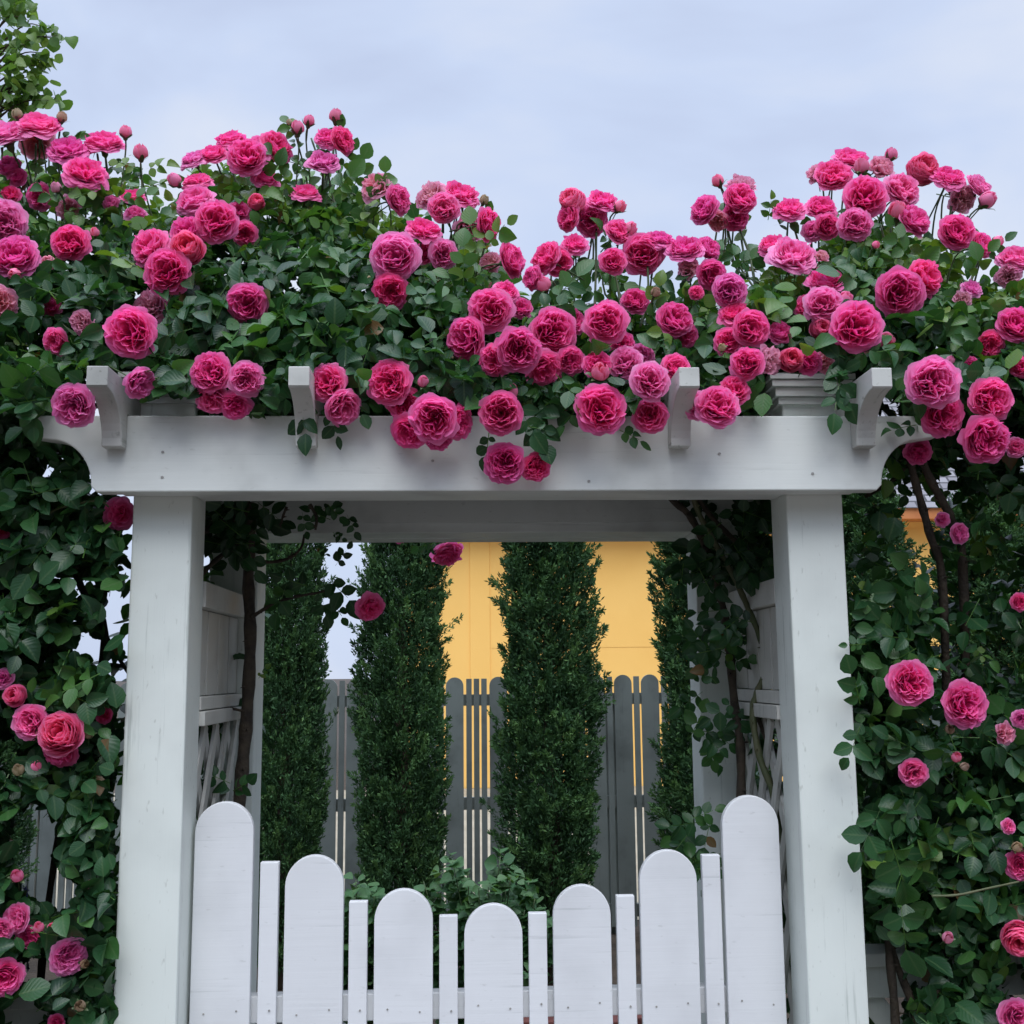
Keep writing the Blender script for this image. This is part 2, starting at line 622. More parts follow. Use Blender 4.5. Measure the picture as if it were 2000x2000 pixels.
fence = root('grey_picket_fence', (0, FY, 0), 'tall dark grey picket fence with round and narrow slats behind the cypresses', 'fence')
ztop = W(888, 1323, FY)[2]
x0 = W(888, 1323, FY)[0]
seq = []
x = x0
k = 0
# pattern read from the photo: round board, three narrow slats, then three round boards with single slats between
for sgn in (1, -1):
    x = x0
    i = 0 if sgn > 0 else 1
    if sgn > 0:
        seq.append(('w', x))
    for step in range(27):
        tri = (i % 3 == 0)
        if tri:
            for q in (0.0877, 0.1341, 0.1805):
                seq.append(('n', x + sgn * q))
            x += sgn * 0.2682
        else:
            seq.append(('n', x + sgn * 0.0842))
            x += sgn * 0.1683
        seq.append(('w', x))
        i += 1
for t, x in seq:
    dz = (x - x0) * 0.006
    if t == 'w':
        MB().prism(rounded_picket(x, 0.1085, 0.05, ztop + dz, 0, 0), 'y', FY, FY + 0.02).build('picket', M_GREY, fence)
    else:
        MB().prism(rounded_picket(x, 0.0338, 0.05, ztop - 0.01 + dz, 0, 0, 0), 'y', FY, FY + 0.02).build('narrow_picket', M_GREY, fence)
for py0, py1 in ((1356, 1378), (1557, 1581), (1770, 1795)):
    za, zb = W(950, py1, FY + 0.03)[2], W(950, py0, FY + 0.03)[2]
    MB().box(-6.2, 6.6, FY + 0.022, FY + 0.06, za, zb).build('rail', M_GREY, fence)
for x in (-5.9, -4.2, -2.6, -0.94, 0.9, 2.6, 4.3, 6.2):
    MB().box(x - 0.045, x + 0.045, FY + 0.062, FY + 0.15, 0, ztop - 0.12).build('fence_post', M_GREY, fence)

# ------------------------------------------------------------------ leaves
_rows = [(0.0, 0.0), (0.18, 0.26), (0.42, 0.37), (0.68, 0.31), (0.88, 0.15), (1.0, 0.0)]


def leaf_template():
    v, lu, lv, f = [], [], [], []
    for i, (t, w) in enumerate(_rows):
        z = -0.16 * t * t
        if w == 0:
            v.append((t, 0, z)); lu.append(0); lv.append(t)
        else:
            for s in (-1, 0, 1):
                v.append((t, s * w, z + abs(s) * w * 0.34)); lu.append(s); lv.append(t)
    idx = [[0]] + [[1 + 3 * k, 2 + 3 * k, 3 + 3 * k] for k in range(4)] + [[13]]
    f.append([0, idx[1][1], idx[1][0]]); f.append([0, idx[1][2], idx[1][1]])
    for k in range(1, 4):
        a, c = idx[k], idx[k + 1]
        f.append([a[0], a[1], c[1], c[0]]); f.append([a[1], a[2], c[2], c[1]])
    f.append([idx[4][0], idx[4][1], 13]); f.append([idx[4][1], idx[4][2], 13])
    return np.array(v, float), np.array(lu, float), np.array(lv, float), f


LT = leaf_template()


def leaves_mesh(name, pos, dr, nr, size, tone, wide=1.0, extra=None):
    """One foliage mesh from arrays of leaf base, direction, normal, length and tone. extra: list of thin stalks (p, q, w)."""
    tv, lu, lv, tf = LT
    n = len(pos)
    dr = norm(dr)
    s = norm(np.cross(nr, dr))
    nn = np.cross(dr, s)
    wj = wide * (0.88 + 0.24 * rng.random(n))
    bend = -0.3 + 3.2 * rng.random(n)
    V = pos[:, None, :] + size[:, None, None] * (tv[None, :, 0, None] * dr[:, None, :] + tv[None, :, 1, None] * wj[:, None, None] * s[:, None, :]
                                               + (tv[None, :, 2] * bend[:, None])[..., None] * nn[:, None, :])
    m = len(tv)
    ff = np.concatenate([np.array(q) for q in tf])
    cnt = np.array([len(q) for q in tf])
    F = (ff[None] + (np.arange(n) * m)[:, None]).ravel()
    C = np.tile(cnt, n)
    V = V.reshape(-1, 3)
    T = np.repeat(tone, m)
    LU, LV = np.tile(lu, n), np.tile(lv, n)
    if extra is not None and len(extra[0]):
        p, q, w = extra[0], extra[1], extra[2]
        d = norm(q - p)
        sd_ = norm(np.cross(d, norm(rng.normal(size=p.shape)))) * w
        E_ = np.stack([p - sd_, p + sd_, q + sd_ * 0.7, q - sd_ * 0.7], 1).reshape(-1, 3)
        b0 = len(V)
        V = np.concatenate([V, E_])
        F = np.concatenate([F, b0 + np.arange(len(E_))])
        C = np.concatenate([C, np.full(len(p), 4)])
        T = np.concatenate([T, np.full(len(E_), 0.8)])
        LU = np.concatenate([LU, np.ones(len(E_))])
        LV = np.concatenate([LV, np.zeros(len(E_))])
    return np_mesh(name, V, F, C, {'tone': T, 'lu': LU, 'lv': LV})


def compound(base, dr, nr, length, tone):
    """Pinnate rose leaves: five leaflets on a stalk. Returns leaflet arrays and the stalks."""
    n = len(base)
    dr = norm(dr)
    s = norm(np.cross(nr, dr))
    nr = np.cross(dr, s)
    P, D, N, S, T, G = [], [], [], [], [], []
    for (t, ang, k) in ((1.0, 0.0, 1.0), (0.62, 1.0, 0.90), (0.62, -1.0, 0.90), (0.24, 1.1, 0.72), (0.24, -1.1, 0.72)):
        a = ang + rng.normal(0, 0.12, n)
        d = dr * np.cos(a)[:, None] + s * np.sin(a)[:, None] + rng.normal(0, 0.13, (n, 3))
        P.append(base + dr * (length * t)[:, None] - nr * (0.10 * length * t * t)[:, None])
        D.append(d - nr * 0.12)
        N.append(nr + rng.normal(0, 0.28, (n, 3)))
        S.append(length * 0.62 * k * (0.72 + 0.5 * rng.random(n)))
        T.append(np.where(rng.random(n) < 0.004, 1.0, np.clip(tone + rng.normal(0, 0.09, n), 0, 0.95)))
        G.append(np.arange(n))
    return np.concatenate(P), np.concatenate(D), np.concatenate(N), np.concatenate(S), np.concatenate(T), np.concatenate(G)


# ------------------------------------------------------------------ cypresses
def cypress_crown(seed, h, rad, n):
    g_ = np.random.default_rng(seed)
    z = h * g_.random(n) ** 0.92
    t = z / h
    prof = np.minimum(1, 0.62 + 1.6 * t) * np.where(t > 0.45, 1 - 0.20 * ((t - 0.45) / 0.55), 1) * np.sqrt(np.clip((1 - t) / 0.16, 0, 1))
    a = g_.random(n) * 2 * np.pi
    lump = 1 + 0.12 * np.sin(3 * a + 4.1 * z + seed) + 0.09 * np.sin(5 * a - 7.3 * z + 2 * seed) + 0.07 * np.sin(11 * z + 2 * a + seed) + 0.08 * np.sin(4.3 * z + a + 1.7 * seed)
    depth = 1 - 0.75 * g_.random(n) ** 1.7
    fine = 0.5 * np.sin(13 * a + 21 * z + seed) * np.sin(31 * z - 4 * a) + 0.5 * np.sin(23 * a - 17 * z) * np.sin(19 * z + 9 * a)
    r = rad * prof * (lump + 0.10 * fine) * (0.93 * depth) + g_.normal(0, 0.010, n)
    pos = np.stack([np.cos(a) * r, np.sin(a) * r, 0.12 + z], 1)
    out = np.stack([np.cos(a), np.sin(a), 0.9 + 0 * a], 1)
    P, D, N, S, T = [], [], [], [], []
    clump = 0.46 + 0.42 * fine + 0.20 * np.sin(9 * a + 6 * z + seed) + 0.16 * np.sin(17 * z - 5 * a)
    for k in range(7):
        d = norm(out + g_.normal(0, 0.72, (n, 3)))
        P.append(pos + g_.normal(0, 0.012, (n, 3)))
        D.append(d)
        N.append(g_.normal(0, 1, (n, 3)))
        S.append(0.018 + 0.024 * g_.random(n))
        T.append(np.clip(clump * 0.8 + g_.normal(0, 0.2, n), 0, 1))
    # plumes: feathery clumps that rise up and out and give the lumpy outline
    nc, nb = 900, 95
    zc = h * g_.random(nc) ** 0.95 * 0.985
    tcn = zc / h
    pc = np.minimum(1, 0.62 + 1.6 * tcn) * np.where(tcn > 0.45, 1 - 0.20 * ((tcn - 0.45) / 0.55), 1) * np.sqrt(np.clip((1 - tcn) / 0.16, 0, 1))
    ac = g_.random(nc) * 2 * np.pi
    lc = 1 + 0.12 * np.sin(3 * ac + 4.1 * zc + seed) + 0.09 * np.sin(5 * ac - 7.3 * zc + 2 * seed) + 0.08 * np.sin(4.3 * zc + ac + 1.7 * seed)
    rc = rad * pc * lc * (0.80 + 0.16 * g_.random(nc))
    cc = np.stack([np.cos(ac) * rc, np.sin(ac) * rc, 0.08 + zc], 1)
    dc = norm(np.stack([np.cos(ac) * 0.62, np.sin(ac) * 0.62, 0.9 + 0 * ac], 1) + g_.normal(0, 0.26, (nc, 3)))
    lenc = (0.07 + 0.09 * g_.random(nc)) * np.where(g_.random(nc) < 0.06, 1.5, 1.0)
    tonec = np.clip(g_.normal(0.42, 0.17, nc), 0.05, 0.85)
    sp_ = g_.random((nc, nb))
    off_ = g_.normal(0, 1, (nc, nb, 3)) * (0.020 * (1.05 - sp_))[..., None]
    P.append((cc[:, None] + dc[:, None] * (sp_ * lenc[:, None])[..., None] + off_).reshape(-1, 3))
    D.append(norm(dc[:, None] * 0.9 + g_.normal(0, 0.5, (nc, nb, 3))).reshape(-1, 3))
    N.append(g_.normal(0, 1, (nc * nb, 3)))
    S.append(0.016 + 0.020 * g_.random(nc * nb))
    T.append(np.clip((tonec[:, None] + 0.32 * (sp_ - 0.4)).ravel() + g_.normal(0, 0.10, nc * nb), 0, 1))
    # a few longer sprigs that break the outline
    m = n // 18
    i = g_.integers(0, n, m)
    for k in range(6):
        o = norm(out[i] + g_.normal(0, 0.25, (m, 3)))
        P.append(pos[i] + o * (0.01 + 0.06 * g_.random(m))[:, None])
        D.append(norm(o + g_.normal(0, 0.5, (m, 3))))
        N.append(g_.normal(0, 1, (m, 3)))
        S.append(0.022 + 0.02 * g_.random(m))
        T.append(np.clip(0.6 + g_.normal(0, 0.2, m), 0, 1))
    P, D, N, S, T = (np.concatenate(q) for q in (P, D, N, S, T))
    # blades: two triangles each, narrow
    D = norm(D)
    s = norm(np.cross(D, N)) * (S * 0.155)[:, None]
    nn = len(P)
    V = np.stack([P - s * 0.5, P + D * (S * 0.55)[:, None] - s, P + D * S[:, None], P + D * (S * 0.55)[:, None] + s], 1).reshape(-1, 3)
    return np_mesh('crown', V, np.arange(nn * 4), np.full(nn, 4), {'tone': np.repeat(T, 4), 'lu': np.full(nn * 4, 1.0), 'lv': np.zeros(nn * 4)}, smooth=False)


crowns = [cypress_crown(q, 2.85, 0.240, 9000) for q in (3, 8, 15)]
cyp = [(-30, 6.0, 0.80, 0.85, 'slim cypress at the left edge of the photo, half hidden by rose leaves'),
       (556, 6.0, 0.76, 1.0, 'dark cypress column beside the left back post of the arbor'),
       (784, 6.0, 0.83, 1.0, 'cypress column with open sky along its left side and yellow wall along its right'),
       (1074, 6.0, 0.93, 1.03, 'widest cypress column, standing before the middle of the yellow wall'),
       (1392, 6.05, 1.0, 0.98, 'cypress column half hidden by the right back post of the arbor'),
       (1702, 5.95, 1.0, 0.90, 'cypress just outside the right post with a sliver of yellow wall on its right'),
       (1966, 5.9, 1.12, 0.88, 'cypress at the right edge of the photo behind the two pink roses')]
for i, (px, y, sw, sh, lab) in enumerate(cyp):
    p = W(px, 1500, y)
    t = root('cypress_tree', (p[0], y, 0), lab, 'tree', 'cypress columns in front of the grey fence')
    tr = MB()
    tr.tube([(p[0], y, -0.05), (p[0] + 0.01, y, 0.6), (p[0], y, 1.4), (p[0], y + 0.01, 2.4 * sh)], [0.06, 0.045, 0.035, 0.012], 8)
    tr.build('trunk', M_TRUNK, t, smooth=True)
    o = link_mesh('crown', crowns[i % 3], t, M_CYPRESS)
    o.scale = (sw, sw, sh)
    o.rotation_euler[2] = 1.3 * i + 0.4


# ------------------------------------------------------------------ arbor
AX = 0.062
arbor = root('garden_arbor', (AX, 2.9, 0), 'white wooden garden arbor with scroll ended beams under a mass of pink roses', 'arbor')
BZ0, BZ1 = EYE + 0.396, EYE + 0.563
POSTS = [(-0.734, -0.604, 2.49, 2.62), (0.730, 0.859, 2.49, 2.62), (-0.705, -0.572, 3.12, 3.25), (0.648, 0.778, 3.12, 3.25)]
for i, (xa, xb, ya, yb) in enumerate(POSTS):
    top = EYE + 0.672 if i < 2 else EYE + 0.62
    p = MB().box(xa, xb, ya, yb, 0, top).build('post', M_POST, arbor, bevel=0.004)
    c = MB()
    xm, ym = (xa + xb) / 2, (ya + yb) / 2
    hw = (xb - xa) / 2
    z = top - 0.062
    for k, (gr, hh) in enumerate(((0.010, 0.017), (0.019, 0.021), (0.028, 0.016), (0.034, 0.013))):
        c.box(xm - hw - gr, xm + hw + gr, ym - hw - gr, ym + hw + gr, z, z + hh - 0.0018)
        z += hh
    z -= 0.0018
    b0 = len(c.v)
    q = hw + 0.034
    c.v += [(xm - q, ym - q, z + 0.001), (xm + q, ym - q, z + 0.001), (xm + q, ym + q, z + 0.001), (xm - q, ym + q, z + 0.001), (xm, ym, z + 0.03)]
    c.f += [[b0, b0 + 1, b0 + 4], [b0 + 1, b0 + 2, b0 + 4], [b0 + 2, b0 + 3, b0 + 4], [b0 + 3, b0, b0 + 4]]
    c.build('post_cap', M_BEAM, p)


def beam_outline(xl, xr, z0, z1):
    """Beam with a square nose and a concave quarter-round under each arm."""
    arm_l, arm_r = 0.146, 0.146
    nose = 0.047
    H = z1 - z0
    pts = [(xl + arm_l, z0)]
    pts.append((xr - arm_r, z0))
    for i in range(13):
        t = math.pi / 2 * i / 12
        # concave: centre at lower outer corner
        pts.append((xr - arm_r + 0.012 + (arm_r - 0.055) * (1 - math.cos(t)), z0 + 0.012 + (H - nose - 0.018) * math.sin(t)))
    pts.append((xr - 0.004, z1 - nose))
    pts.append((xr, z1 - nose + 0.006))
    pts.append((xr, z1))
    pts.append((xl, z1))
    pts.append((xl, z1 - nose + 0.006))
    pts.append((xl + 0.004, z1 - nose))
    for i in range(13):
        t = math.pi / 2 * (12 - i) / 12
        pts.append((xl + arm_l - 0.012 - (arm_l - 0.055) * (1 - math.cos(t)), z0 + 0.012 + (H - nose - 0.018) * math.sin(t)))
    return pts


MB().prism(beam_outline(-0.932, 1.052, BZ0, BZ1), 'y', 2.40, 2.442).build('beam', M_BEAM, arbor, bevel=0.003)
MB().box(-0.75, 0.876, 2.444, 2.488, BZ0 + 0.004, BZ1 - 0.01).build('header', M_BEAM, arbor, bevel=0.002)
MB().box(-0.602, 0.728, 2.490, 2.578, BZ0 + 0.007, BZ1 - 0.012).build('header', M_BEAM, arbor, bevel=0.002)
MB().box(-0.80, 0.90, 3.11, 3.1185, BZ0 + 0.028, BZ1 - 0.003).build('inner_board', M_BEAM, arbor)
MB().box(-0.570, 0.646, 3.122, 3.246, BZ0 + 0.001, BZ1 - 0.005).build('header', M_BEAM, arbor, bevel=0.002)
MB().prism(beam_outline(-0.91, 1.00, BZ0, BZ1), 'y', 3.252, 3.345).build('beam', M_BEAM, arbor, bevel=0.003)
for px in (190, 584, 1346, 1722):
    xc = W(px, 740, 2.255)[0]
    prof = [(2.252, EYE + 0.632), (2.252, EYE + 0.592)]
    for i in range(11):
        t = math.pi / 2 * i / 10
        prof.append((2.256 + 0.108 * math.sin(t), EYE + 0.588 - 0.098 * (1 - math.cos(t))))
    prof += [(2.365, EYE + 0.487), (2.3965, EYE + 0.487), (2.3965, BZ1 + 0.003), (3.50, BZ1 + 0.003), (3.50, EYE + 0.632)]
    MB().prism(prof, 'x', xc - 0.0215, xc + 0.0215).build('rafter', M_RAFTER, arbor, bevel=0.002)
for px, py in ((317, 932), (318, 883), (1405, 886), (1587, 925), (845, 900), (1150, 940)):
    q = W(px, py, 2.40)
    MB().prism([(q[0] + 0.0035 * math.cos(2 * math.pi * i / 8), q[2] + 0.0028 * math.sin(2 * math.pi * i / 8)) for i in range(8)], 'y', 2.3985, 2.402).build('screw', M_NAIL, arbor)
# side panels: rails, boards and lattice between front and back posts
for sx in (-1, 1):
    xi = -0.620 if sx < 0 else 0.752      # inner face of the panel
    d = sx * 0.022
    lo, hi = min(xi, xi + d), max(xi, xi + d)
    plo, phi = (xi - 0.002, xi + 0.016) if sx < 0 else (xi - 0.016, xi + 0.002)
    ya, yb = 2.622, 3.118
    rails = (('rail', 1.712, 1.772, 0.022), ('rail', 1.4775, 1.508, 0.018), ('rail', 1.442, 1.475, 0.028), ('rail', 0.36, 0.42, 0.02))
    for nm, za, zb, pr in rails:
        if sx < 0:
            MB().box(xi - 0.03, xi + pr, ya, yb, za, zb).build(nm, M_PANEL, arbor, bevel=0.002)
        else:
            MB().box(xi - pr, xi + 0.03, ya, yb, za, zb).build(nm, M_PANEL, arbor, bevel=0.002)
    for k in range(4):
        y0 = ya + 0.01 + k * 0.122
        MB().box(lo, hi, y0, y0 + 0.112 + (0.004 if k % 2 else 0), 1.510, 1.710).build('panel_board', M_PANEL, arbor, bevel=0.001)
    L = MB()
    z0, z1 = 0.42, 1.441
    hh = z1 - z0
    for dirn in (1, -1):
        c0 = -hh
        while c0 < (yb - ya):
            # 60 degree strips clipped to the opening
            sl = 0.62
            pts = []
            for zz in np.linspace(z0, z1, 40):
                yy = ya + c0 + (zz - z0) * sl if dirn > 0 else yb - c0 - (zz - z0) * sl
                if ya <= yy <= yb:
                    pts.append((yy, zz))
            if len(pts) > 1:
                xx = xi + (0.004 if dirn > 0 else -0.0055)
                L.strip((xx, *pts[0]), (xx, *pts[-1]), (1, 0, 0), 0.034, 0.008)
            c0 += 0.125
    L.build('lattice', M_PANEL, arbor)

# ------------------------------------------------------------------ gate
GY = 2.58
gate = root('garden_gate', (0.05, GY, 0), 'white picket gate with a dipping line of round headed boards', 'gate')
gpk = [(363, 476, 1513), (536, 649, 1614), (706, 817, 1678), (877, 984, 1706), (1043, 1152, 1670), (1209, 1315, 1604), (1368, 1475, 1501)]
gsl = [(488, 524, 1627), (658, 693, 1701), (830, 862, 1728), (998, 1031, 1723), (1164, 1198, 1690), (1329, 1362, 1613)]
K = 2000 / 1932
nails = []
for a, c, t in gpk:
    xm = W((a + c) / 2 * K, 1760, GY)[0]
    zt = W((a + c) / 2 * K, t * K, GY)[2]
    pk = MB().prism(rounded_picket(xm, 0.1285, 0.08, zt, 0, 0, 0.066, 20), 'y', GY, GY + 0.02).build('picket', M_GATE, gate, bevel=0.002)
    nails += [(xm - 0.034, pk), (xm + 0.036, pk)]
for a, c, t in gsl:
    xm = W((a + c) / 2 * K, 1800, GY)[0]
    zt = W((a + c) / 2 * K, t * K, GY)[2]
    pk = MB().prism(rounded_picket(xm, 0.0405, 0.08, zt, 0, 0, 0), 'y', GY + 0.001, GY + 0.021).build('narrow_picket', M_GATE, gate, bevel=0.002)
    nails += [(xm + 0.006, pk)]
zr0, zr1 = W(900, 1988, GY + 0.03)[2], W(900, 1936, GY + 0.03)[2]
MB().box(-0.59, 0.70, GY + 0.0225, GY + 0.06, zr0, zr1).build('rail', M_GATE, gate, bevel=0.002)
MB().box(-0.59, 0.70, GY + 0.0225, GY + 0.06, 0.22, 0.31).build('rail', M_GATE, gate, bevel=0.002)
for k, (x, pk) in enumerate(nails):
    zc = zr0 + 0.028 + 0.006 * math.sin(k * 2.3)
    n_ = MB()
    ring = [(x + 0.0022 * math.cos(2 * math.pi * i / 8), zc + 0.0022 * math.sin(2 * math.pi * i / 8)) for i in range(8)]
    n_.prism(ring, 'y', GY - 0.0012, GY + 0.003)
    n_.build('nail', M_NAIL, pk)

# ------------------------------------------------------------------ low white fences beside the arbor
for sx, lab in ((-1, 'low white lattice fence behind the roses left of the arbor'), (1, 'low white lattice fence behind the roses right of the arbor')):
    xa, xb = (-2.6, -0.74) if sx < 0 else (0.865, 2.8)
    zt = 0.845 if sx < 0 else 0.90
    fl = root('lattice_fence', ((xa + xb) / 2, 2.75, 0), lab, 'fence', 'low white fences beside the arbor')
    MB().box(xa, xb, 2.70, 2.80, zt - 0.03, zt).build('cap_rail', M_POST, fl, bevel=0.003)
    MB().box(xa, xb, 2.725, 2.765, zt - 0.105, zt - 0.032).build('rail', M_POST, fl, bevel=0.002)
    MB().box(xa, xb, 2.725, 2.765, 0.10, 0.17).build('rail', M_POST, fl, bevel=0.002)
    L = MB()
    z0, z1 = 0.172, zt - 0.107
    for dirn in (1, -1):
        x = xa - (z1 - z0)
        while x < xb + (z1 - z0):
            pa, pb = (x, z0), (x + dirn * (z1 - z0) * 0.8, z1)
            if min(pa[0], pb[0]) > xa and max(pa[0], pb[0]) < xb:
                y = 2.742 if dirn > 0 else 2.752
                L.strip((pa[0], y, pa[1]), (pb[0], y, pb[1]), (0, 1, 0), 0.055, 0.009)
            x += 0.15
    L.build('lattice', M_POST, fl)
    for x in ((xa + 0.05, xb - 0.6) if sx < 0 else (xa + 0.6, xb - 0.05)):
        MB().box(x - 0.04, x + 0.04, 2.77, 2.85, 0, zt + 0.06).build('fence_post', M_POST, fl, bevel=0.003)

# stone and brick edging seen through the gaps of the gate
se = root('stone_edging', (-0.3, 4.4, 0), 'low grey stone edging in two courses seen between the gate boards', 'edging')
MB().box(-1.1, -0.45, 4.2, 4.5, 0.0, 0.26).build('stone_course', M_STONE, se, bevel=0.01)
MB().box(-1.08, -0.47, 4.23, 4.5, 0.285, 0.36).build('stone_course', M_STONE, se, bevel=0.01)
MB().box(-1.0, -0.55, 4.28, 4.47, 0.258, 0.287).build('joint', M_SOIL, se)
be = root('brick_edging', (0.45, 4.3, 0), 'dark red brick edging behind the right half of the gate', 'edging')
for k in range(9):
    MB().box(0.02 + k * 0.12, 0.13 + k * 0.12, 4.3 + 0.006 * (k % 3), 4.42, 0, 0.30 + 0.008 * math.sin(k * 3)).build('brick', M_BRICK, be, bevel=0.006)

# ------------------------------------------------------------------ rose blooms
def bloom_mesh(seed, N=88, H=0.62, reflex=0.55, ruffle=1.0, tight=0.0, open_=1.0, name='rose_bloom'):
    """A many-petalled cupped rose of unit radius that faces +Z; every petal is a curved sheet of its own."""
    g_ = np.random.default_rng(seed)
    nu, nv = 7, 5
    uu = np.linspace(-1, 1, nu)
    vv = np.linspace(0, 1, nv)
    U, Vv = np.meshgrid(uu, vv)
    VV, FF, PV, PT = [], [], [], []
    quart = g_.integers(3, 6)
    qph = g_.random() * 6.28
    for i in range(N):
        t = math.sqrt((i + 0.5) / N)
        phi = i * 2.39996 + g_.normal(0, 0.15)
        inner = t < 0.72
        s = (0.06 + 0.92 * t) * open_
        # centre is slightly sunken, shoulder highest at mid radius, rim lower
        zt = H * (0.80 + 0.36 * math.sin(min(1, t / 0.62) * math.pi / 2) - (0.86 + reflex * 0.35) * max(0, (t - 0.45) / 0.55) ** 1.7)
        zt += g_.normal(0, 0.03)
        if inner and not tight:
            s *= 1 + 0.10 * math.sin(quart * phi + qph)
            zt += 0.06 * math.cos(quart * phi + qph)
        th = t
        L = (0.15 + 0.40 * th) * (0.85 + 0.35 * g_.random())
        delta = g_.normal(0, 0.62 if inner else 0.12) * ruffle * (1 - tight)
        b0r, b0z = 0.05, -0.34
        p1r = (s * 1.05 + 0.10) * (1 + 0.10 * (1 - th))
        p1z = -0.28 + (zt + 0.28) * 0.40
        v = Vv * (1 - 0.17 * U ** 2 + 0.03 * np.cos(3 * U + i))
        rad = (1 - v) ** 2 * b0r + 2 * v * (1 - v) * p1r + v ** 2 * s
        z = (1 - v) ** 2 * b0z + 2 * v * (1 - v) * p1z + v ** 2 * zt
        # curling lip
        lip = np.clip((v - 0.66) / 0.34, 0, 1) ** 2
        cur = (0.06 + 0.16 * th * th) * (1 - tight)
        rad = rad + lip * cur * (0.6 + 0.8 * g_.random())
        z = z - lip * (0.03 + reflex * 0.22 * th ** 2)
        wid = L * (0.30 + 0.70 * np.sin(np.pi * (0.12 + 0.50 * np.clip(Vv, 0, 1))))
        lat = U * wid
        wrap = max(s, 0.26)
        bend = lat ** 2 / (2 * wrap) * (0.95 if not inner else 0.55)
        rf = ruffle * (0.044 - 0.016 * th) * v ** 2 * (np.sin(3.3 * U + g_.random() * 6.28) + 0.6 * np.sin(6.5 * U + g_.random() * 6.28))
        zz = ruffle * 0.022 * v ** 2 * np.sin(4.2 * U + g_.random() * 6.28)
        N_ = np.array([math.cos(phi + delta), math.sin(phi + delta)])
        T_ = np.array([-N_[1], N_[0]])
        C_ = np.array([math.cos(phi), math.sin(phi)])
        x = rad * C_[0] + lat * T_[0] + (rf - bend) * N_[0]
        y = rad * C_[1] + lat * T_[1] + (rf - bend) * N_[1]
        b = len(VV) * nu * nv
        VV.append(np.stack([x, y, z + zz], -1).reshape(-1, 3))
        PV.append(v.ravel())
        PT.append(np.full(nu * nv, th))
        for a in range(nv - 1):
            for c in range(nu - 1):
                FF += [b + a * nu + c, b + a * nu + c + 1, b + (a + 1) * nu + c + 1, b + (a + 1) * nu + c]
    V = np.concatenate(VV)
    m = np.percentile(np.hypot(V[:, 0], V[:, 1]), 98)
    V = V / m
    me = np_mesh(name, V, np.array(FF), np.full(len(FF) // 4, 4), {'pv': np.concatenate(PV), 'pt': np.concatenate(PT)})
    me.materials.append(M_PETAL)
    return me


def bud_mesh(seed):
    """A half-open rosebud: overlapping petals wound round a core, loosening at the lip."""
    g_ = np.random.default_rng(seed)
    nu, nv = 9, 7
    U, Vv = np.meshgrid(np.linspace(-1, 1, nu), np.linspace(0, 1, nv))
    VV, FF, PV, PT = [], [], [], []
    n = 14
    for i in range(n):
        t = (i + 1) / n
        phi = i * 2.2 + g_.normal(0, .15)
        v = Vv * (1 - 0.16 * U ** 2) * (1.06 - 0.16 * t + g_.normal(0, .02))
        body = (0.30 + 0.70 * t) * np.clip(1 - np.abs(v - 0.42) ** 2.2 * 2.1, 0.12, 1)
        foot = np.clip(v / 0.22, 0.25, 1) ** 0.7
        lip = np.clip((v - 0.74) / 0.26, 0, 1.2) ** 2 * (0.10 + 0.34 * t ** 2)
        rad = body * foot + lip
        z = -0.72 + 2.05 * v - lip * 0.35
        a = phi + U * (1.2 - 0.35 * Vv)
        r2 = rad + 0.07 * (U + 1) * 0.5 * v + 0.025 * np.sin(4 * U + 2 * i) * v
        VV.append(np.stack([r2 * np.cos(a), r2 * np.sin(a), z], -1).reshape(-1, 3))
        PV.append(v.ravel())
        PT.append(np.full(nu * nv, t))
        b = i * nu * nv
        for q in range(nv - 1):
            for c in range(nu - 1):
                FF += [b + q * nu + c, b + q * nu + c + 1, b + (q + 1) * nu + c + 1, b + (q + 1) * nu + c]
    me = np_mesh('rose_bud', np.concatenate(VV), np.array(FF), np.full(len(FF) // 4, 4), {'pv': np.concatenate(PV), 'pt': np.concatenate(PT) * 0.75})
    me.materials.append(M_PETAL)
    return me


def bud_calyx(seed, stem=3.2):
    g_ = np.random.default_rng(seed)
    m = MB()
    bx, by = g_.normal(0, 0.25, 2)
    m.tube([(0, 0, -0.55), (0, 0, -0.75), (0, 0, -0.98), (bx * 0.2, by * 0.2, -1.14), (bx * 0.5, by * 0.5, -1.7), (bx * 1.3, by * 1.3, -stem)], [0.40, 0.40, 0.30, 0.085, 0.075, 0.08], 8)
    for k in range(5):
        a = 2 * math.pi * k / 5 + g_.normal(0, 0.15)
        c, s = math.cos(a), math.sin(a)
        op = g_.random()
        b = len(m.v)
        prof = ((0.36, -0.68, 0.30), (0.86, -0.35, 0.30), (1.06 + .25 * op, 0.10 - .2 * op, 0.20), (1.12 + .6 * op, 0.62 - .9 * op, 0.02))
        for (r_, z_, w_) in prof:
            for sg in (-1, 1):
                m.v.append((c * r_ - s * w_ * sg, s * r_ + c * w_ * sg, z_))
        m.f += [[b + 2 * q, b + 2 * q + 1, b + 2 * q + 3, b + 2 * q + 2] for q in range(3)]
    me = bpy.data.meshes.new('calyx')
    me.from_pydata(m.v, [], m.f)
    me.update()
    me.polygons.foreach_set('use_smooth', [True] * len(me.polygons))
    me.materials.append(M_STEM)
    return me


